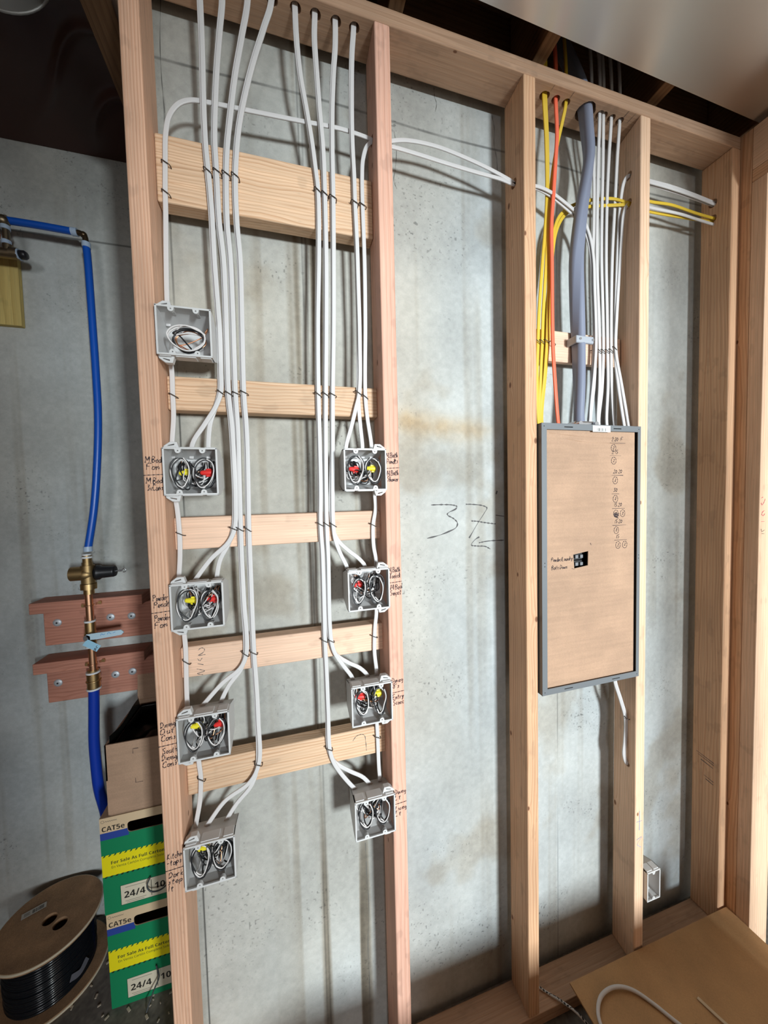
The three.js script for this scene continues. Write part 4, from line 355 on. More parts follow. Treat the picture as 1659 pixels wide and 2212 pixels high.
const BOXES = [
  ['L1', -0.8795, 1.8935, 0, 'top grey two-gang box with a coil of bare wires', null],
  ['L2', -0.8795, 1.6080, 0, 'grey two-gang box beside the words M.Bed Fan', ['y', 'r']],
  ['L3', -0.8795, 1.3240, 0, 'grey two-gang box beside the words Powder Fan', ['y', 'r']],
  ['L4', -0.8795, 1.0370, 0, 'grey two-gang box beside the words South Dining Cans', ['y', 'r']],
  ['L5', -0.8790, 0.7515, 0, 'lowest two-gang box on the pinkish end stud', ['y', '']],
  ['R1', -0.5065, 1.6105, 1, 'grey two-gang box beside the words M.Bath Shower', ['r', 'y']],
  ['R2', -0.5055, 1.3225, 1, 'grey two-gang box beside the words M.Bath Toekck', ['r', '']],
  ['R3', -0.5050, 1.0390, 1, 'grey two-gang box beside the words Entry Sconc', ['r', 'y']],
  ['R4', -0.5045, 0.7505, 1, 'lowest two-gang box on the stud with four boxes', ['', '']],
];
const nutGeo = lathe([[0, 0], [0.0058, 0], [0.0064, 0.003], [0.0056, 0.012], [0.0046, 0.020], [0.003, 0.0225], [0, 0.023]], 12).translate(0, -0.011, 0);
const wingGeo = merge([nutGeo, rbox(-0.0085, 0.0085, -0.009, 0.001, -0.0015, 0.0015, 0.001)]);
const boxWord = { L2: 'M.Bed Fan box', L3: 'Powder Fan box', L4: 'South Dining Cans box', L5: 'lowest box on the end stud', R1: 'M.Bath Shower box', R2: 'M.Bath Toekck box', R3: 'Entry Sconc box', R4: 'lowest box on the four-box stud' };
function loopPts(cx, cy, a, b, z, phase, turns, wob) { const o = [], n = Math.ceil(turns * 10), lean = (rnd() - 0.5) * 0.25, j = () => (rnd() - 0.5) * 0.0024; for (let i = 0; i <= n; i++) { const t = phase + i / 10 * Math.PI * 2, k = 1 + wob * Math.sin(t * 1.7 + phase); const s = Math.sin(t), yy = b * k * s * (s < 0 ? 1.12 : 1); o.push([cx + a * k * Math.cos(t) * (1 + 0.28 * Math.min(0, s)) + yy * lean + j(), cy + yy + j(), z + 0.004 * Math.sin(t * 0.9 + phase) + i * 0.0003]); } return o; }
for (const [id, x, y, right, label, nuts] of BOXES) {
  gangBox(x, y, right, label);
  const F = 0.0115;
  if (!nuts) {
    const t = thing('wire_coil', 'coil of black, white and bare copper wire in the top box', 'wire', [x, y, F]);
    const cx = 0.053, cy = 0.040;
    mesh('white_wire', tube([...loopPts(cx, cy, 0.037, 0.022, -0.012, 0.4, 2.15, 0.05), [cx - 0.024, cy + 0.010, -0.02], [cx, cy + 0.014, -0.02], [cx + 0.026, cy + 0.012, -0.02]], 0.0016, 110, 7), M.whitewire, t);
    mesh('black_wire', tube([...loopPts(cx + 0.003, cy - 0.002, 0.032, 0.021, -0.02, 2.0, 2.1, 0.07), [cx - 0.02, cy + 0.012, -0.024], [cx + 0.006, cy - 0.018, -0.02]], 0.0016, 110, 7), M.black, t);
    mesh('copper_wire', tube([...loopPts(cx + 0.004, cy, 0.029, 0.019, -0.028, 3.6, 2, 0.06), [cx + 0.03, cy + 0.012, -0.024], [cx + 0.04, cy + 0.026, -0.018], [cx + 0.034, cy + 0.016, -0.016]], 0.0012, 100, 7), M.copper, t);
    continue;
  }
  // the folded wires behind, then a loop of spare wire and a twisted-on connector on either side
  const f = thing('folded_wires', `folded black and white wires at the back of the ${boxWord[id]}`, 'wire', [x, y, F]);
  for (const [nm, mat, n] of [['black_wires', M.black, 16], ['white_wires', M.whitewire, 11], ['copper_wires', M.copper, 2]]) {
    const list = []; for (let i = 0; i < n; i++) { const px = rr(0.018, 0.04), qx = rr(0.06, 0.086), py = rr(0.03, 0.07); list.push(tube([[px, rr(0.07, 0.076), -0.06], [px + rr(-0.01, 0.015), py, rr(-0.055, -0.036)], [rr(0.03, 0.07), rr(0.016, 0.052), rr(-0.052, -0.02)], [qx + rr(-0.012, 0.004), rr(0.03, 0.065), rr(-0.055, -0.036)], [qx, rr(0.066, 0.076), -0.062]], 0.0014, 34, 6)); }
    mesh(nm, merge(list), mat, f);
  }
  for (const s of [0, 1]) {
    const cx = s ? 0.073 : 0.029, cy = 0.050 + rr(-0.003, 0.003);
    const t = thing('wire_loop', `${s ? 'black and white wire loop on the switch side away from the stud' : 'black and white wire loop'}`, 'wire', [x, y, F]);
    const which = (s === 1) === !!right ? 'stud side' : 'open side'; tag(t, `black and white wire loop, ${which} of the ${boxWord[id]}`, 'wire');
    const a = rr(0.015, 0.0185), b = rr(0.028, 0.033), ph = rr(3.8, 4.6);
    mesh('white_wire', tube([[cx - 0.004, cy - 0.024, -0.05], [cx - 0.008, cy - 0.03, -0.026], ...loopPts(cx, cy, a, b, -0.016, ph, 1.5, 0.1)], 0.00135, 80, 7), M.whitewire, t);
    mesh('black_wire', tube([[cx + 0.003, cy - 0.02, -0.05], [cx, cy - 0.032, -0.03], ...loopPts(cx + 0.0015, cy - 0.001, a + 0.0016, b + 0.001, -0.0185, ph + 0.9, 2.3, 0.12)], 0.0015, 110, 7), M.black, t);
    const c = nuts[s]; if (!c) continue;
    const nut = tag(mesh('wire_connector', c === 'r' ? wingGeo : wingGeo, c === 'r' ? M.redNut : M.yellowNut), `${c === 'r' ? 'red' : 'yellow'} twist-on wire connector in the ${boxWord[id]}`, 'wire connector');
    nut.position.set(x + cx + rr(-0.002, 0.004), y + 0.052 + rr(-0.004, 0.004), F - 0.037); nut.rotation.set(rr(-0.3, 0.3), 0, Math.PI / 2 + rr(-0.5, 0.5)); nut.scale.setScalar(1.1);
  }
}

// ---------- cables ----------
const NM = [0.0102, 0.0047];
const boxTop = Object.fromEntries(BOXES.map((b) => [b[0], b[2] + BH])), boxBot = Object.fromEntries(BOXES.map((b) => [b[0], b[2]]));
const cableWord = { L2: 'M.Bed Fan box', L3: 'Powder Fan box', L4: 'South Dining Cans box', L5: 'lowest box on the end stud', R1: 'M.Bath Shower box', R2: 'M.Bath Toekck box', R3: 'Entry Sconc box', R4: 'lowest box on the four-box stud' };
function cable(name, pts, mat, label, group, w = NM[0], t = NM[1], hint) { return tag(mesh(name, sweep(pts, w, t, hint), mat), label, 'cable', group); }
for (const k of Object.keys(D.drops)) D.drops[k].forEach((p, i) => {
  const q = p.map((v) => [...v]), e = q[q.length - 1], f = q[q.length - 2]; q.push([e[0] + (e[0] - f[0]) * 0.2, boxTop[k] - 0.016, -0.048]);
  const middle = (i === 0) === k.startsWith('L');
  cable('white_cable', q, M.cable, middle ? `white cable entering the middle top of the ${cableWord[k]}` : `white cable entering the open-side top of the ${cableWord[k]}`, `cable pair to the ${cableWord[k]}`);
});
const up1 = { L2: 'L1', L3: 'L2', L4: 'L3', L5: 'L4', R2: 'R1', R3: 'R2', R4: 'R3' };
for (const k of Object.keys(D.chain)) {
  const q = D.chain[k].map((v) => [...v]), e = q[q.length - 1];
  q.push([e[0], boxTop[k] - 0.016, -0.048]);
  if (up1[k]) q.unshift([q[0][0] - 0.002, boxBot[up1[k]] + 0.012, -0.048]);
  else q.unshift([-0.386, q[0][1] - 0.002, -0.045], [-0.362, q[0][1] - 0.001, -0.045]);
  if (!up1[k]) q.splice(0, 2, [-0.372, 2.4685, -0.045], [-0.400, 2.4685, -0.045]);
  cable('white_cable', q, M.cable, k === 'L1' ? 'white cable looping over the wide block down to the top box' : k === 'R1' ? 'white cable bending out of the stud hole down to the M.Bath Shower box' : `short white cable linking the box above to the ${cableWord[k]}`);
}
D.span.forEach((p, i) => { const q = [[-0.378, 2.4685 - i * 0.004, -0.045], ...p, [0.004, 2.452, -0.045]]; cable('white_cable', q, M.cable, i ? 'lower white cable sagging between two stud holes above the pencilled 37' : 'upper bowed white cable between two stud holes above the pencilled 37'); });
D.span34.forEach((p, i) => cable('white_cable', [[0.03, 2.452, -0.045], ...p, [p[p.length - 1][0], 1.79, -0.055]], M.cable, 'one of two white cables curving behind the grey conduit into the panel', 'white cables passing behind the conduit'));
D.span45.white.forEach((p, i) => cable('white_cable', [[0.435, p[0][1], p[0][2]], ...p, [0.80, p[p.length - 1][1], p[p.length - 1][2]]], M.cable, i === 3 ? 'white cable under the yellow one between pale stud and corner stud' : 'one of three white cables crossing to the corner stud together', i === 3 ? undefined : 'three white cables to the corner stud', 0.009, 0.0046));
D.span45.yellow.forEach((p, i) => cable('yellow_cable', [[0.435, p[0][1], p[0][2]], ...p, [0.80, p[p.length - 1][1], p[p.length - 1][2]]], M.yellow, i ? 'lower yellow cable crossing to the corner stud under the white one' : 'upper yellow cable crossing to the corner stud', undefined, 0.009, 0.0046));
const intoPanel = (p) => [...p, [p[p.length - 1][0], 1.775, p[p.length - 1][2] + 0.006]];
D.panel_white.forEach((p) => cable('white_cable', intoPanel(p), M.cable, 'one of five white cables running from the top plate into the grey panel', 'white cables from the top plate into the panel', 0.0108, 0.005));
D.panel_side.forEach((p, i) => cable('white_cable', [[0.432, p[0][1], p[0][2]], ...intoPanel(p)], M.cable, i ? 'white cable leaving the lower hole of the pale stud down to the panel' : 'white cable bending from the upper hole of the pale stud to the panel', undefined, 0.0108, 0.005));
D.panel_yellow.forEach((p, i) => cable('yellow_cable', intoPanel(p), M.yellow, i === 2 ? 'yellow cable slanting behind the orange one from its own plate hole' : 'one of two yellow cables sharing a plate hole beside the stud', i === 2 ? undefined : 'yellow cables sharing a plate hole', 0.0105, 0.005));
D.panel_yellow_side.forEach((p) => cable('yellow_cable', [[0.432, p[0][1], p[0][2]], ...intoPanel(p)], M.yellow, 'one of two yellow cables bending in behind the grey conduit', 'yellow cables bending in behind the conduit', 0.0098, 0.0046));
cable('orange_cable', intoPanel(D.panel_red), M.orange, 'orange cable running from the top plate into the grey panel', undefined, 0.0118, 0.006);
tag(mesh('service_cable', sweep(intoPanel(D.conduit), 0.041, 0.029, [-0.5, 0, 0.8], 14, 24, 5.2), M.seu), 'thick grey service cable running down into the panel top', 'cable');
cable('white_cable', D.panel_exit, M.cable, 'white cable leaving the panel bottom along the pale stud', undefined, 0.0115, 0.005, [-0.45, 0, 0.9]);
// cable staples
const stapleGeo = merge([tube([[-0.0082, 0.0052, -0.012], [-0.0080, 0.0050, -0.002], [-0.0066, 0.0042, 0.0006], [0, 0, 0.0009], [0.0066, -0.0042, 0.0006], [0.0080, -0.0050, -0.002], [0.0082, -0.0052, -0.012]], 0.00115, 26, 6)]);
const stapleWord = { B1: 'on the wide block under the looped cable', B2: 'on the wavy block below the coiled-wire box', B3: 'on the third block down between the box studs', B4: 'on the block with the pencilled 2', B5: 'on the lowest block', B6y: 'over a yellow cable above the panel', B6r: 'over the orange cable above the panel', B6w: 'over a white cable above the panel' };
for (const [k, list] of Object.entries(D.staples)) list.forEach(([sx, sy], i) => {
  const single = i === 0 || i === list.length - 1 || (k === 'B1' && i === 1);           // the outer staples hold one cable, the others two
  const m = tag(mesh('cable_staple', stapleGeo, M.staple), `dark wire staple holding cable ${stapleWord[k]}`, 'staple', `staples ${stapleWord[k]}`);
  m.position.set(sx, sy, k.startsWith('B6') ? -0.056 : single ? -0.0428 : -0.0382); m.rotation.z = rr(-0.12, 0.16);
});
{
  const m = tag(mesh('cable_staple', stapleGeo, M.staple), 'dark wire staple on the pale stud below the panel', 'staple'); m.rotation.set(0, -Math.PI / 2, 0); m.position.set(0.3955, 0.862, -0.031);
}
// ---------- breaker panel between the two studs ----------
{
  const X0 = 0.0398, X1 = 0.3945, Y0 = 1.0195, Y1 = 1.7855, F = 0.0115;
  const p = thing('breaker_panel', 'grey metal breaker panel covered with cardboard between two studs', 'electrical panel', [0, 0, 0]);
  const t = 0.0015;
  mesh('back_box', merge([box(X0, X1, Y0, Y1, -0.086, -0.086 + t), box(X0, X0 + t, Y0, Y1, -0.086, F), box(X1 - t, X1, Y0, Y1, -0.086, F), box(X0, X1, Y0, Y0 + t, -0.086, F), box(X0, X1, Y1 - t, Y1, -0.086, F)]), M.panel, p);
  const slot = (w, h, holes) => { const s = new THREE.Shape([[0, 0], [w, 0], [w, h], [0, h]].map((q) => new THREE.Vector2(...q))); for (const [a, b, c, d] of holes) s.holes.push(new THREE.Path([[a, b], [a, d], [c, d], [c, b]].map((q) => new THREE.Vector2(...q)))); return new THREE.ExtrudeGeometry(s, { depth: 0.0016, bevelEnabled: true, bevelSize: 0.0005, bevelThickness: 0.0005, bevelSegments: 1 }); };
  const W = X1 - X0, H = Y1 - Y0, fw = 0.0165, slots = [[0.075, 0.006, 0.105, 0.009], [0.085, 0.0045, 0.095, 0.0105], [W - 0.105, 0.006, W - 0.075, 0.009]];
  const dot = (x, y) => [x - 0.0015, y - 0.0015, x + 0.0015, y + 0.0015];
  mesh('frame_rail', slot(W, fw, [slots[0], slots[2], dot(0.008, 0.008), dot(W - 0.008, 0.008)]).translate(X0, Y1 - fw, F), M.panel, p);
  mesh('frame_rail', slot(W, fw, [slots[0], slots[2], dot(0.008, 0.008), dot(W - 0.008, 0.008)]).translate(X0, Y0, F), M.panel, p);
  mesh('frame_rail', slot(fw, H - 2 * fw, [dot(0.009, 0.352), dot(0.009, 0.362)]).translate(X0, Y0 + fw, F), M.panel, p);
  mesh('frame_rail', slot(0.011, H - 2 * fw, [dot(0.006, 0.352), dot(0.006, 0.362)]).translate(X1 - 0.011, Y0 + fw, F), M.panel, p);
  const lab = document.createElement('canvas'); lab.width = 128; lab.height = 40; { const c = lab.getContext('2d'); c.fillStyle = '#e8e6e2'; c.fillRect(0, 0, 128, 40); c.fillStyle = '#333'; for (let x = 32; x < 98; x += 2) if (hash(x, 5) > 0.4) c.fillRect(x, 16, 1 + (hash(x, 9) > 0.6), 20); }
  const lt = new THREE.CanvasTexture(lab); lt.colorSpace = THREE.SRGBColorSpace;
  mesh('barcode_label', new THREE.PlaneGeometry(0.064, 0.018).translate(X0 + 0.205, Y1 - 0.011, F + 0.0032), new THREE.MeshStandardMaterial({ map: lt, roughness: 0.6 }), p);
  mesh('hub_clamp', merge([rbox(0.186, 0.258, Y1 - 0.002, Y1 + 0.018, -0.056, -0.018, 0.006), cyl(0.007, 0.05, 12).rotateX(Math.PI / 2).translate(0.193, Y1 + 0.008, -0.032), cyl(0.007, 0.05, 12).rotateX(Math.PI / 2).translate(0.251, Y1 + 0.008, -0.032)]), M.steel, p);
  for (const cx of [D.panel_yellow[1], D.panel_red, ...D.panel_white, ...D.panel_side].map((q) => q[q.length - 1][0])) mesh('cable_clamp', rbox(cx - 0.0078, cx + 0.0078, Y1 - 0.001, Y1 + 0.011, -0.074, -0.03, 0.003), M.black, p);
  // breakers seen through the torn opening
  const dark = std(lin(0.01, 0.01, 0.011), 0.5); for (let i = 0; i < 2; i++) { const by = 1.404 - i * 0.022; const b = mesh('breaker', rbox(0.118, 0.206, by - 0.0105, by + 0.0105, -0.075, -0.012, 0.002), dark, p); for (const [k, tx] of [0.160, 0.178, 0.196].entries()) mesh('toggle', rbox(tx - 0.005, tx + 0.005, by - 0.005, by + 0.005, -0.013, -0.006 - k * 0.0005, 0.001), std(lin(0.20, 0.20, 0.21), 0.5), b); }
  // cardboard cover with a torn opening
  const s = new THREE.Shape([[X0 + 0.003, Y0 + 0.004], [X1 - 0.014, Y0 + 0.004], [X1 - 0.016, Y1 - 0.016], [X0 + 0.003, Y1 - 0.006]].map((q) => new THREE.Vector2(...q)));
  s.holes.push(new THREE.Path([[0.1520, 1.4140], [0.2060, 1.4210], [0.2050, 1.3790], [0.1560, 1.3735], [0.1545, 1.3900]].map((q) => new THREE.Vector2(...q))));
  const cg = new THREE.ExtrudeGeometry(s, { depth: 0.003, bevelEnabled: false }); { const uv = cg.attributes.uv; for (let i = 0; i < uv.count; i++) uv.setXY(i, uv.getX(i) / 0.5, uv.getY(i) / 0.5); }
  const c = thing('cardboard_cover', 'brown cardboard sheet with scribbled figures set into the grey panel', 'cardboard', [0, 0, 0]); mesh('sheet', cg.translate(0, 0, 0.0035), M.card, c);
  // figures: rows of numbers over a rule, circled counts below
  const st = [], circ = (x, y, r) => st.push(Array.from({ length: 11 }, (_, i) => [x + r * 0.85 * Math.cos(i * 0.62), y + r * Math.sin(i * 0.62)]));
  const rule = (x, y, w) => st.push([[x, y], [x + w, y - 0.0005]]);
  for (const [txt, y, x, n, w] of [['2 20GFI', 1.742, 0.290, 1, 0.052], ['2 15', 1.705, 0.291, 1, 0.036], ['20 20', 1.647, 0.297, 1, 0.038], ['30', 1.592, 0.298, 1, 0.022], ['15 20', 1.548, 0.300, 2, 0.042], ['15 20', 1.498, 0.302, 1, 0.046], ['15', 1.453, 0.309, 2, 0.042]]) { st.push(...scrawl(txt, x, y, 0.0115, w)); rule(x - 0.006, y - 0.006, w + 0.006); for (let i = 0; i < n; i++) { circ(x + 0.008 + i * 0.026, y - 0.021, 0.0105); st.push(...scrawl('2', x + 0.0055 + i * 0.026, y - 0.024, 0.008, 0.006)); } }
  for (let i = 0; i < 7; i++) st.push([[0.300 + rr(0, 0.004), 1.530 - i * 0.002], [0.318 + rr(-0.003, 0.003), 1.526 - i * 0.0022]]);
  st.push(...scrawl('Powder/Laundry', 0.0755, 1.3985, 0.0115, 0.074), ...scrawl('Bath Down', 0.0765, 1.3755, 0.0115, 0.055), [[0.147, 1.374], [0.158, 1.371]], [[0.213, 1.444], [0.2165, 1.4385]]);
  mesh('scribbled_figures', ribbon(st, 0.0019, (x, y) => [x, y, 0.0069]), M.ink, c);
  for (const [k, y] of [1.76, 1.745].entries()) mesh('crease', ribbon([[[X0 + 0.03 + k * 0.06, y], [X0 + 0.15, y - 0.008], [X1 - 0.12, y - 0.010], [X1 - 0.05, y - 0.014]]], 0.0012, (x, yy) => [x, yy, 0.0068]), std(lin(0.34, 0.2, 0.12), 0.9), c);
  const strap = thing('cable_strap', 'grey plastic strap clamping the thick grey service cable', 'strap', [0.236, 2.046, -0.035]);
  const sb = mesh('band', merge([rbox(-0.036, 0.03, -0.011, 0.011, -0.006, 0.004, 0.005), rbox(-0.036, -0.028, -0.011, 0.011, -0.036, 0.004, 0.004)]), std(lin(0.36, 0.38, 0.42), 0.45), strap); sb.rotation.z = 0.0;
  for (const x of [-0.022, 0.024]) mesh('screw', cyl(0.0035, 0.003, 12).rotateX(Math.PI / 2).translate(x, 0, 0.005), M.steel, strap);
}
// single-gang box low on the pale stud
{
  const g = thing('outlet_box', 'small white single-gang box on the pale stud near the floor', 'electrical box', [0.4405, 0.2605, 0.0115]);
  mesh('body', boxGeo(0.055, 0.098, 0.07, [0.0275]), M.pvc, g); mesh('screw_ear', earDown, M.pvc, g).position.set(0.0275, BH - 0.004, 0); mesh('screw_ear', earUp, M.pvc, g).position.set(0.0275, 0.004, 0);
  const w = thing('wire_end', 'white wire tail inside the small single-gang box', 'wire', [0.4405, 0.2605, 0.0115]); mesh('white_wire', tube([[0.012, 0.09, -0.05], [0.014, 0.06, -0.02], [0.010, 0.03, -0.016], [0.016, 0.02, -0.02]], 0.0022, 24, 7), M.whitewire, w);
}

// ---------- on the floor to the right ----------
{
  const g = thing('cardboard_sheet', 'large flat cardboard sheet lying against the foot of the studs', 'cardboard', [0, 0, 0]);
  mesh('sheet', grainUV(box(0.14, 0.822, 0.098, 0.103, 0.006, 0.232), 0, 0.5, 0.5), M.cardFlat, g);
  mesh('edge_fold', rbox(0.1402, 0.822, 0.093, 0.098, 0.226, 0.232, 0.001), M.cardEdge, g);
}
for (const [x, z] of [[0.36, 0.06], [0.70, 0.06]]) timber('scrap_block', [x, x + 0.089, 0, 0.097, z, z + 0.12], 2, M.studD, 'scrap block under the large cardboard sheet', 'block', 'scrap blocks under the cardboard');
timber('added_board_stack', [-0.45, 0.78, 0, 0.37, 0.62, 0.90], 0, M.plate, 'unseen stack of boards added below the camera to shade the stud feet', 'lumber');  // added out of view to throw shade on the lowest part of the wall
tag(mesh('loose_cable', sweep([[0.15, 0.109, 0.19], [0.151, 0.1085, 0.115], [0.163, 0.109, 0.086], [0.196, 0.11, 0.062], [0.238, 0.111, 0.055], [0.273, 0.112, 0.0617], [0.304, 0.111, 0.079], [0.334, 0.109, 0.116], [0.354, 0.1085, 0.151], [0.39, 0.1085, 0.21]], 0.0098, 0.0085, [0, 1, 0]), M.cable), 'loose white cable looped over the cardboard sheet', 'cable');
{
  const pts = [[0.072, 0.042, -0.046], [0.095, 0.044, -0.02], [0.1161, 0.046, 0.0032], [0.134, 0.05, 0.03], [0.15, 0.048, 0.06], [0.185, 0.03, 0.12], [0.21, 0.012, 0.16]];
  const g = thing('striped_cord', 'black and white striped cord lying over the bottom plate', 'cord'); mesh('cord', tube(pts, 0.0032, 60, 8), M.white, g);
  const cv = new THREE.CatmullRomCurve3(pts.map((p) => new THREE.Vector3(...p)), false, 'centripetal'), list = [];
  for (let i = 0; i < 26; i++) { const a = (i + 0.1) / 26, P = []; for (let k = 0; k <= 4; k++) { const t = a + k * 0.006, q = cv.getPointAt(Math.min(1, t)), w = i * 1.1 + k * 0.5; P.push([q.x + 0.0018 * Math.cos(w), q.y + 0.0018 + 0.0006 * Math.sin(w), q.z + 0.001 * Math.sin(w)]); } list.push(tube(P, 0.0020, 6, 6)); }
  mesh('dark_stripes', merge(list), M.black, g);
}
tag(mesh('plastic_strip', sweep([[0.47, 0.1055, 0.14], [0.477, 0.107, 0.17], [0.484, 0.112, 0.205], [0.488, 0.12, 0.23]], 0.009, 0.0025, [0, 1, 0]), std(lin(0.55, 0.42, 0.28), 0.5)), 'pale narrow strip lying on the cardboard sheet', 'strip');
tag(mesh('dark_twig', tube([[0.405, 0.1065, 0.176], [0.424, 0.108, 0.186], [0.44, 0.107, 0.2], [0.45, 0.106, 0.22]], 0.0016, 20, 6), M.black), 'thin dark curl lying on the cardboard sheet', 'scrap');

// ---------- water line in the recess ----------
{
  const b = (name, x0, x1, y0, y1, z0, z1, label, mat = M.cedar) => { const g = thing(name, label, 'board', [0, 0, 0]); mesh('timber', grainUV(rbox(x0, x1, y0, y1, z0, z1, 0.003), 0, 0.16, 1.6, rnd(), rnd()), mat, g); return g; };
  b('ledge_board', -1.491, -1.156, 1.2215, 1.2595, -0.7195, -0.631, 'reddish upper ledge board behind the copper pipe');
  const B1 = b('backing_board', -1.480, -1.120, 1.092, 1.221, -0.7195, -0.682, 'reddish screwed board under the upper ledge');
  b('ledge_board', -1.492, -1.159, 1.0120, 1.0500, -0.7195, -0.631, 'reddish lower ledge board behind the pipe coupling');
  const B2 = b('backing_board', -1.482, -1.120, 0.884, 1.0115, -0.7195, -0.682, 'reddish screwed board under the lower ledge');
  for (const [g, x, y] of [[B1, -1.4402, 1.1722], [B1, -1.3227 + 0.045, 1.1733], [B1, -1.2106, 1.1705], [B2, -1.4494, 0.9535], [B2, -1.3181 + 0.045, 0.9556], [B2, -1.2179, 0.9586]]) { const s = mesh('screw', lathe([[0, 0.003], [0.004, 0.0045], [0.011, 0.003], [0.0135, 0]], 18).rotateX(Math.PI / 2).translate(x, y, -0.6815), M.washer, g); mesh('recess', cyl(0.0032, 0.001, 6).rotateX(Math.PI / 2).translate(x, y, -0.6772), M.black, s); }
  const Z = -0.61, X = -1.306;
  const up = thing('blue_water_pipe', 'blue plastic pipe bending down from the brass valve to the regulator', 'pipe');
  mesh('pipe', tube([[-1.62, 2.520, -0.64], [-1.50, 2.5215, -0.64], [-1.40, 2.5210, -0.64], [-1.300, 2.5175, -0.64]], 0.0112, 30, 16), M.bluePipe, up);
  mesh('pipe', tube([[-1.2665, 2.485, -0.64], [-1.2643, 2.45, -0.64], [-1.2591, 2.2133, -0.635], [-1.2557, 2.0547, -0.63], [-1.255, 1.8951, -0.625], [-1.2638, 1.7348, -0.62], [-1.2794, 1.5748, -0.615], [-1.3010, 1.440, -0.61]], 0.0112, 70, 16), M.bluePipe, up);
  mesh('elbow', merge([tube([[-1.300, 2.5165, -0.64], [-1.28, 2.5150, -0.64], [-1.269, 2.508, -0.64], [-1.2665, 2.49, -0.64]], 0.0088, 18, 12), new THREE.SphereGeometry(0.0108, 14, 10).translate(-1.2715, 2.5115, -0.64)]), std(lin(0.10, 0.065, 0.035), 0.35, { metalness: 0.8 }), up);
  for (const [x, y, a] of [[-1.297, 2.517, 1], [-1.2655, 2.478, 0], [-1.3015, 1.4385, 0]]) { const r = cyl(0.0128, 0.017, 20); if (a) r.rotateZ(Math.PI / 2); mesh('crimp_ring', r.translate(x, y, y < 2 ? -0.61 : -0.64), M.ring, up); }
  const v = thing('pressure_regulator', 'brass pressure regulator with a black bell on the water line', 'valve', [X, 1.3550, Z]);
  mesh('body', merge([cyl(0.020, 0.062, 24).translate(0, -0.004, 0), new THREE.SphereGeometry(0.027, 20, 14).scale(1, 0.85, 0.9).translate(-0.006, -0.004, 0), cyl(0.024, 0.040, 20).rotateZ(Math.PI / 2).translate(-0.028, 0, 0), cyl(0.013, 0.05, 18).translate(0, 0.038, 0), cyl(0.0155, 0.012, 6).translate(0, 0.032, 0)]), std(lin(0.36, 0.24, 0.11), 0.45, { metalness: 0.9 }), v);
  mesh('union_nut', merge([cyl(0.0245, 0.019, 8).translate(0, -0.046, 0), cyl(0.0155, 0.022, 18).translate(0, -0.062, 0)]), M.brass, v);
  mesh('bell', lathe([[0, 0], [0.026, 0], [0.026, 0.01], [0.021, 0.016], [0.019, 0.052], [0.0165, 0.058], [0, 0.058]], 24).rotateZ(-Math.PI / 2).translate(0.024, 0, 0), M.black, v);
  mesh('adjusting_screw', merge([cyl(0.003, 0.02, 10).rotateZ(Math.PI / 2).translate(0.092, 0.001, 0), new THREE.TorusGeometry(0.006, 0.0016, 8, 16).translate(0.107, 0.001, 0)]), M.steel, v);
  mesh('crimp_band', merge([cyl(0.016, 0.006, 20).translate(0, 0.055, 0), cyl(0.013, 0.006, 20).translate(0, 0.064, 0)]), M.white, v);
  const cp = (y0, y1, label) => tag(mesh('copper_pipe', cyl(0.0112, y1 - y0, 20).translate(X - 0.002, (y0 + y1) / 2, Z), M.pipeCopper), label, 'pipe');
  cp(1.183, 1.284, 'copper pipe between the brass regulator and the ball valve'); cp(1.004, 1.103, 'copper pipe between the ball valve and the brass coupling');
  const bv = thing('ball_valve', 'ball valve with a pale blue lever handle and tag', 'valve', [X - 0.003, 1.140, Z]);
  mesh('body', merge([new THREE.SphereGeometry(0.0185, 18, 12), cyl(0.0155, 0.086, 20).translate(0, 0.002, 0), cyl(0.009, 0.03, 14).rotateX(Math.PI / 2).translate(0.004, 0, 0.022)]), M.brass, bv);
  mesh('stem_nut', merge([cyl(0.011, 0.012, 6).rotateX(Math.PI / 2).translate(0.006, 0, 0.034), cyl(0.006, 0.012, 12).rotateX(Math.PI / 2).translate(0.006, 0, 0.042)]), M.steel, bv);
  const hs = new THREE.Shape([[0, -0.009], [0.03, -0.011], [0.1, -0.0075], [0.107, 0], [0.1, 0.0085], [0.03, 0.0095], [0, 0.009]].map((p) => new THREE.Vector2(...p)));
  const hd = mesh('lever_handle', new THREE.ExtrudeGeometry(hs, { depth: 0.003, bevelEnabled: true, bevelSize: 0.001, bevelThickness: 0.001, bevelSegments: 2 }).translate(0.006, 0.003, 0.036), std(lin(0.50, 0.66, 0.76), 0.45), bv); hd.rotation.z = 0.04;
  const inkB = ribbon([[[0.046, 0], [0.05, 0.005], [0.055, 0.001], [0.06, 0.004]], [[0.066, 0.001], [0.07, 0.006], [0.078, 0.001]], [[0.082, 0.002], [0.09, 0.005]]], 0.002, (x, y) => [x, y + 0.003, 0.0405]); mesh('handle_print', inkB, std(lin(0.05, 0.28, 0.62), 0.5), hd);
  const tg = mesh('paper_tag', rbox(0, 0.048, -0.012, 0.012, 0, 0.0006, 0.0003), std(lin(0.34, 0.62, 0.80), 0.6), bv); tg.position.set(0.0, -0.012, 0.040); tg.rotation.z = -0.62;
  mesh('tag_print', ribbon([[[0.038, 0.008], [0.038, 0.001]], [[0.038, 0.001], [0.043, 0.001]], [[0.038, -0.002], [0.038, -0.009], [0.044, -0.009]], [[0.041, -0.002], [0.041, -0.008]]], 0.0024, (x, y) => [x, y, 0.0009]), M.ink, tg);
  for (const [y, k] of [[1.187, 0], [1.098, 1]]) mesh('crimp_band', cyl(0.0165, 0.006, 20).translate(0, y - 1.140, 0), k ? M.white : M.white, bv);
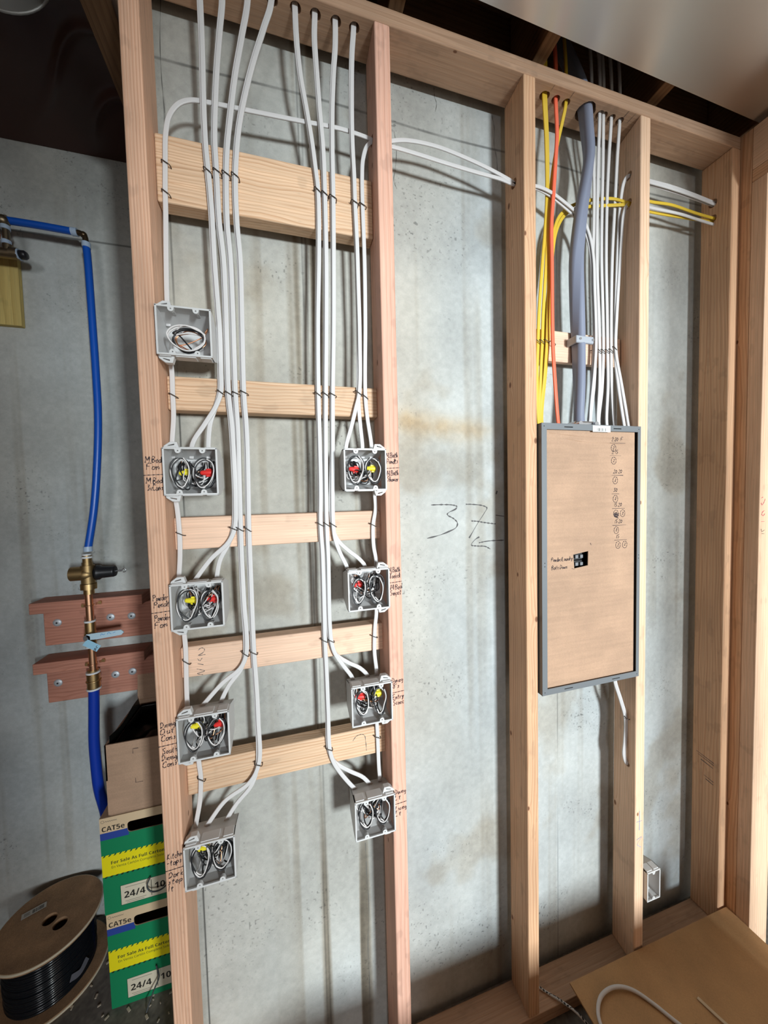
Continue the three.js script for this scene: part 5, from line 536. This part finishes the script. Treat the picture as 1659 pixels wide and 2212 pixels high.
  for (const [y, k] of [[1.262, 0], [1.053, 1]]) { const c = thing('pipe_clamp', k ? 'pipe clamp screwed to the lower ledge board' : 'pipe clamp screwed to the upper ledge board', 'clamp', [X - 0.003, y - 0.02, -0.631]); mesh('strap', merge([new THREE.TorusGeometry(0.0135, 0.002, 8, 20, Math.PI).rotateX(Math.PI / 2).translate(0, 0, 0.02), rbox(-0.03, -0.012, -0.004, 0.004, 0.001, 0.004, 0.001), rbox(0.012, 0.03, -0.004, 0.004, 0.001, 0.004, 0.001)]), M.pipeCopper, c); for (const sx of [-0.024, 0.026]) mesh('screw', cyl(0.0055, 0.004, 14).rotateX(Math.PI / 2).translate(sx, 0.004 * Math.sign(sx), 0.006), M.brass, c); }
  const lo = thing('blue_water_pipe', 'thick dark blue pipe below the brass coupling, behind the open carton', 'pipe');
  mesh('pipe', tube([[-1.3095, 0.952, Z], [-1.314, 0.86, Z], [-1.319, 0.76, Z], [-1.318, 0.675, Z], [-1.314, 0.589, Z], [-1.304, 0.49, -0.62], [-1.29, 0.3, -0.64], [-1.285, 0.0, -0.66]], 0.0158, 60, 18), M.blueDark, lo);
  mesh('coupling', merge([cyl(0.0195, 0.048, 20).translate(0, 0, 0), new THREE.TorusGeometry(0.0195, 0.003, 8, 24).rotateX(Math.PI / 2), cyl(0.0165, 0.07, 6).translate(0, 0.004, 0)]).translate(X - 0.003, 0.976, Z), M.brass, lo);
  mesh('crimp_band', merge([cyl(0.0205, 0.006, 22).translate(0, 0.03, 0), cyl(0.021, 0.006, 22).translate(0, -0.028, 0)]).translate(X - 0.003, 0.976, Z), M.white, lo);
  // brass tee at the upper left and its plywood pad
  const tee = thing('drain_valve', 'small brass tee and drain valve hanging from the blue pipe', 'valve');
  const bm = std(lin(0.26, 0.20, 0.13), 0.38, { metalness: 0.9 });
  mesh('elbow', merge([new THREE.SphereGeometry(0.017, 16, 12).translate(-1.487, 2.516, -0.635), cyl(0.015, 0.05, 16).rotateZ(Math.PI / 2).translate(-1.502, 2.519, -0.637)]), bm, tee);
  mesh('riser', merge([cyl(0.0095, 0.09, 14).translate(-1.4815, 2.462, -0.635), cyl(0.014, 0.02, 14).translate(-1.479, 2.43, -0.635)]), bm, tee);
  for (const y of [2.494, 2.447]) mesh('crimp_ring', cyl(0.0125, 0.013, 18).translate(-1.4825, y, -0.635), M.ring, tee);
  mesh('body', merge([cyl(0.0155, 0.10, 18).rotateZ(Math.PI / 2).translate(-1.50, 2.414, -0.635), cyl(0.018, 0.02, 8).rotateZ(Math.PI / 2).translate(-1.462, 2.416, -0.635)]), bm, tee);
  mesh('end_cap', lathe([[0, 0], [0.0135, 0], [0.0135, 0.014], [0.009, 0.02], [0, 0.02]], 18).rotateZ(-Math.PI / 2).translate(-1.449, 2.415, -0.635), M.black, tee);
  mesh('collar', cyl(0.0165, 0.005, 18).rotateZ(Math.PI / 2).translate(-1.451, 2.415, -0.635), M.ring, tee);
  const pad = thing('plywood_pad', 'yellowish plywood pad on the concrete under the drain valve', 'board', [0, 0, 0]); mesh('timber', grainUV(rbox(-1.62, -1.494, 2.212, 2.44, -0.7195, -0.70, 0.002), 1, 0.16, 1.6, 0.4, 0.1), M.plywood, pad);
  tag(mesh('gate_handle', cyl(0.026, 0.012, 16).rotateX(Math.PI / 2).translate(-1.522, 2.468, -0.63), std(lin(0.36, 0.13, 0.08), 0.5)), 'round reddish valve handle beside the brass tee', 'handle');
}

// ---------- cartons stacked in the recess ----------
{
  const W = 0.324, H = 0.312, DP = 0.20, c = document.createElement('canvas'); c.width = 1037; c.height = 998; const g = c.getContext('2d'), mm = 3.2;
  g.fillStyle = '#d8bc98'; g.fillRect(0, 0, 1037, 998); g.fillStyle = '#0d8052'; g.fillRect(0, 0.155 * 998, 1037, 998); g.fillStyle = '#2b4596'; g.fillRect(0, 0.152 * 998, 76 * mm, 0.072 * 998);
  g.fillStyle = '#d8bc98'; g.fillRect(0, 0, 1037, 0.10 * 998); g.fillStyle = '#d8bc98'; g.fillRect(0, 0, 76 * mm, 0.152 * 998);
  g.fillStyle = '#2b2723'; g.font = 'bold 68px sans-serif'; g.fillText('CAT5e', 4 * mm, 0.137 * 998); g.strokeStyle = '#6b6258'; g.lineWidth = 3; g.beginPath(); g.arc(8 * mm, 0.035 * 998, 13, 0, 7); g.stroke(); g.beginPath(); for (let x = 0; x < 110; x += 8) g.lineTo(14 * mm + x, 0.038 * 998 + (x % 16 ? -6 : 5)); g.stroke();
  const ya = 0.40 * 998, yb = 0.605 * 998; g.fillStyle = '#f0de12'; g.fillRect(0, ya, 1037, yb - ya);
  for (let x = -20; x < 1060; x += 46) { g.fillStyle = '#f0de12'; g.beginPath(); g.moveTo(x, ya); g.lineTo(x + 30, ya); g.lineTo(x + 44, ya - 16); g.lineTo(x + 14, ya - 16); g.fill(); g.fillStyle = '#1a2a18'; g.beginPath(); g.moveTo(x + 30, ya + 2); g.lineTo(x + 38, ya + 2); g.lineTo(x + 52, ya - 17); g.lineTo(x + 44, ya - 17); g.fill(); g.beginPath(); g.moveTo(x, yb - 2); g.lineTo(x + 20, yb - 2); g.lineTo(x + 8, yb + 14); g.lineTo(x - 12, yb + 14); g.fill(); }
  g.fillStyle = '#33402a'; g.font = 'bold 44px sans-serif'; g.fillText('For Sale As Full Carton', 23 * mm, ya + 88); g.font = '33px sans-serif'; g.fillText('En Venta Cartón Completo Solo', 24 * mm, ya + 130);
  g.fillStyle = '#d8ccb4'; g.fillRect(45 * mm, 0.735 * 998, 232 * mm, 0.205 * 998); g.strokeStyle = '#173c2a'; g.lineWidth = 4; g.strokeRect(45 * mm, 0.735 * 998, 232 * mm, 0.205 * 998);
  g.fillStyle = '#26231f'; g.font = 'bold 92px sans-serif'; g.fillText('24/4', 53 * mm, 0.875 * 998); g.fillRect(128 * mm, 0.755 * 998, 5, 0.165 * 998); g.fillText('1000', 137 * mm, 0.865 * 998); g.fillStyle = '#8a8072'; for (const [a, b, w] of [[58, 0.762, 56], [56, 0.905, 58], [60, 0.922, 48]]) g.fillRect(a * mm, b * 998, w * mm, 5);
  const t = new THREE.CanvasTexture(c); t.colorSpace = THREE.SRGBColorSpace; const print = new THREE.MeshStandardMaterial({ map: t, roughness: 0.5 });
  const face = new THREE.Shape([[0, 0], [W, 0], [W, H], [0, H]].map((p) => new THREE.Vector2(...p))), hole = new THREE.Path(); const hx0 = 0.073, hx1 = 0.251, hy0 = H * 0.80, hy1 = H * 0.912, r = 0.012;
  hole.moveTo(hx0 + r, hy0); hole.lineTo(hx1 - r, hy0); hole.quadraticCurveTo(hx1, hy0, hx1, hy0 + r); hole.lineTo(hx1, hy1 - r); hole.quadraticCurveTo(hx1, hy1, hx1 - r, hy1); hole.lineTo(hx0 + r, hy1); hole.quadraticCurveTo(hx0, hy1, hx0, hy1 - r); hole.lineTo(hx0, hy0 + r); hole.quadraticCurveTo(hx0, hy0, hx0 + r, hy0); face.holes.push(hole);
  const fg = new THREE.ExtrudeGeometry(face, { depth: 0.003, bevelEnabled: false }); { const uv = fg.attributes.uv; for (let i = 0; i < uv.count; i++) uv.setXY(i, uv.getX(i) / W, uv.getY(i) / H); }
  const bg = grainUV(merge([box(0, 0.003, 0, H, -DP, 0), box(W - 0.003, W, 0, H, -DP, 0), box(0, W, 0, 0.003, -DP, 0), box(0, W, H - 0.003, H, -DP, 0), box(0, W, 0, H, -DP, -DP + 0.003)]), 1, 0.5, 0.5);
  for (const [x, y, label] of [[-1.2237, 0, 'green and yellow cable carton standing on the floor, under another'], [-1.2262, 0.3125, 'green and yellow cable carton under the open brown carton']]) {
    const o = thing('cable_carton', label, 'carton', [x, y, -0.415]); mesh('carton_body', bg, M.card, o); mesh('printed_face', fg, print, o);
  }
  const wire = (pts, label) => tag(mesh('dark_wire', tube(pts, 0.0022, 30, 6), std(lin(0.05, 0.055, 0.06), 0.4)), label, 'wire');
  wire([[-1.096, 0.30 + 0.105, -0.405], [-1.104, 0.385, -0.398], [-1.094, 0.366, -0.396], [-1.072, 0.362, -0.395], [-1.05, 0.372, -0.397], [-1.035, 0.40, -0.403]], 'thin dark wire tail over the 24/4 label of the upper carton');
  wire([[-1.094, 0.105, -0.405], [-1.086, 0.07, -0.398], [-1.10, 0.04, -0.39], [-1.115, 0.004, -0.37]], 'thin dark wire tail down the front of the floor carton');
  const o = thing('open_carton', 'plain brown open carton standing on the cable cartons', 'carton', [-1.2025, 0.6255, -0.415]);
  const OW = 0.30, OH = 0.226, OD = 0.258, e = 0.004; mesh('carton_body', grainUV(merge([box(0, OW, 0, OH, -e, 0), box(0, OW, 0, OH, -OD, -OD + e), box(0, e, 0, OH, -OD, 0), box(OW - e, OW, 0, OH, -OD, 0), box(0, OW, 0, e, -OD, 0)]), 1, 0.5, 0.5), M.card, o);
  const fp = mesh('flap', grainUV(box(0, OW, 0, 0.11, -0.004, 0), 1, 0.5, 0.5), M.card, o); fp.position.set(0, OH, -OD + 0.002); fp.rotation.x = -0.12;
  const fs = mesh('flap', grainUV(box(-0.004, 0, -0.12, 0, -OD + 0.01, -0.01), 1, 0.5, 0.5), M.card, o); fs.position.set(0.006, OH - 0.001, 0); fs.rotation.z = 0.05;
  const lm = std(lin(0.008, 0.008, 0.007), 0.3);
  const ln = thing('plastic_liner', 'black plastic lining inside the open brown carton', 'plastic sheet', [-1.2025, 0.6255, -0.415]);
  { const g = new THREE.BoxGeometry(OW - 0.012, OH - 0.006, OD - 0.012, 22, 18, 22), p = g.attributes.position; for (let i = 0; i < p.count; i++) { const x = p.getX(i), y = p.getY(i), z = p.getZ(i); if (y > OH / 2 - 0.004) p.setY(i, y - 0.05 - 0.05 * fbm(x * 14, z * 14, 3)); else { p.setX(i, x * (0.96 - 0.05 * fbm(y * 30, z * 30 + 4, 2))); p.setZ(i, z * (0.96 - 0.05 * fbm(y * 30 + 9, x * 30, 2))); } } g.computeVertexNormals(); mesh('film', g.translate(OW / 2, OH / 2 + 0.002, -OD / 2), lm, ln); mesh('draped_edge', sweep([[0.009, OH - 0.008, -0.012], [0.012, OH - 0.02, -0.10], [0.010, OH - 0.012, -0.2], [0.012, OH - 0.01, -OD + 0.02]], 0.05, 0.0012, [1, 0.1, 0]), lm, ln); }
  mesh('printed_corners', ribbon([[[0.075, 0.185], [0.075, 0.2], [0.09, 0.2]], [[0.078, 0.105], [0.078, 0.09], [0.098, 0.09]]].map((s) => [[s[0], s[1]], [s[1], s[2]]]).flat(), 0.0028, (x, y) => [x, y, 0.0006]), M.ink, o);
}

// ---------- wooden cable reel ----------
{
  const o = thing('cable_reel', 'wooden reel wound with glossy black cable on the floor', 'cable reel', [-1.4545, 0, -0.565]);
  const disc = (r, holes) => { const s = new THREE.Shape(); s.absarc(0, 0, r, 0, Math.PI * 2, false); for (const [x, y, q] of holes) { const h = new THREE.Path(); h.absarc(x, y, q, 0, Math.PI * 2, true); s.holes.push(h); } const g = new THREE.ExtrudeGeometry(s, { depth: 0.011, bevelEnabled: true, bevelSize: 0.001, bevelThickness: 0.001, bevelSegments: 1, curveSegments: 48 }).rotateX(-Math.PI / 2); const uv = g.attributes.uv; for (let i = 0; i < uv.count; i++) uv.setXY(i, uv.getX(i) / 0.4 + 0.3, uv.getY(i) / 0.4 + 0.3); return g; };
  const hb = dataTex(256, 256, (x, y) => { const g = 1 + 0.3 * (fbm(x * 0.04, y * 0.04, 4) - 0.5) + 0.18 * (hash(x, y) - 0.5); return [158 * g, 124 * g, 92 * g]; }); const board = new THREE.MeshStandardMaterial({ map: hb, roughness: 0.85 });
  mesh('top_flange', disc(0.138, [[0, 0, 0.020], [0.041, -0.024, 0.020]]).translate(0, 0.188, 0), board, o);
  mesh('bottom_flange', disc(0.147, []).translate(0, 0.002, 0), board, o);
  const rimM = std(lin(0.62, 0.54, 0.40), 0.8); mesh('rim', new THREE.TorusGeometry(0.1385, 0.0035, 8, 80).rotateX(Math.PI / 2).translate(0, 0.196, 0), rimM, o); mesh('rim', new THREE.TorusGeometry(0.1478, 0.0035, 8, 80).rotateX(Math.PI / 2).translate(0, 0.008, 0), rimM, o);
  mesh('drum', new THREE.CylinderGeometry(0.075, 0.075, 0.17, 40, 1, true).translate(0, 0.1, 0), new THREE.MeshStandardMaterial({ map: hb, roughness: 0.85, side: THREE.DoubleSide }), o);
  const list = []; for (let i = 0; i < 22; i++) list.push(new THREE.TorusGeometry(0.112 + rr(-0.0012, 0.0012), 0.0044, 8, 90).rotateX(Math.PI / 2).rotateZ(rr(-0.004, 0.004)).translate(0, 0.0195 + i * 0.0077, 0));
  mesh('wound_cable', merge(list), std(lin(0.006, 0.008, 0.011), 0.16), o);
  const lab = document.createElement('canvas'); lab.width = 160; lab.height = 56; { const c = lab.getContext('2d'); c.fillStyle = '#b9b4aa'; c.fillRect(0, 0, 160, 56); c.fillStyle = '#3b3937'; for (let x = 70; x < 150; x += 3) if (hash(x, 3) > 0.35) c.fillRect(x, 12, 2, 34); for (let y = 14; y < 44; y += 8) c.fillRect(16, y, 30 + 14 * hash(y, 2), 3); }
  const lt = new THREE.CanvasTexture(lab); lt.colorSpace = THREE.SRGBColorSpace;
  mesh('paper_label', new THREE.PlaneGeometry(0.062, 0.022).rotateX(-Math.PI / 2).rotateY(0.42).translate(-0.067, 0.2015, -0.044), new THREE.MeshStandardMaterial({ map: lt, roughness: 0.7 }), o);
  mesh('plastic_wrap', merge([sweep([[0.02, 0.183, 0.119], [0.05, 0.176, 0.108], [0.075, 0.182, 0.094]], 0.014, 0.001, [0.4, 0, 0.9]), sweep([[0.09, 0.06, 0.08], [0.106, 0.05, 0.06], [0.116, 0.062, 0.035]], 0.02, 0.001, [0.8, 0, 0.5])]), std(lin(0.12, 0.12, 0.14), 0.2), o);
  // sawdust and splinters on the floor and on the reel
  const chip = []; for (let i = 0; i < 150; i++) { const x = rr(-1.36, -0.95), z = rr(-0.70, -0.10), s = rr(0.002, 0.0075); chip.push(box(-s, s, 0, 0.0018, -s * 0.45, s * 0.45).rotateY(rr(0, 3)).translate(x, 0.0005, z)); }
  tag(mesh('wood_chips', merge(chip), std(lin(0.55, 0.46, 0.36), 0.9)), 'pale sawdust and splinters scattered on the recess floor', 'debris', undefined, 'stuff');
}

renderer.render(scene, camera);
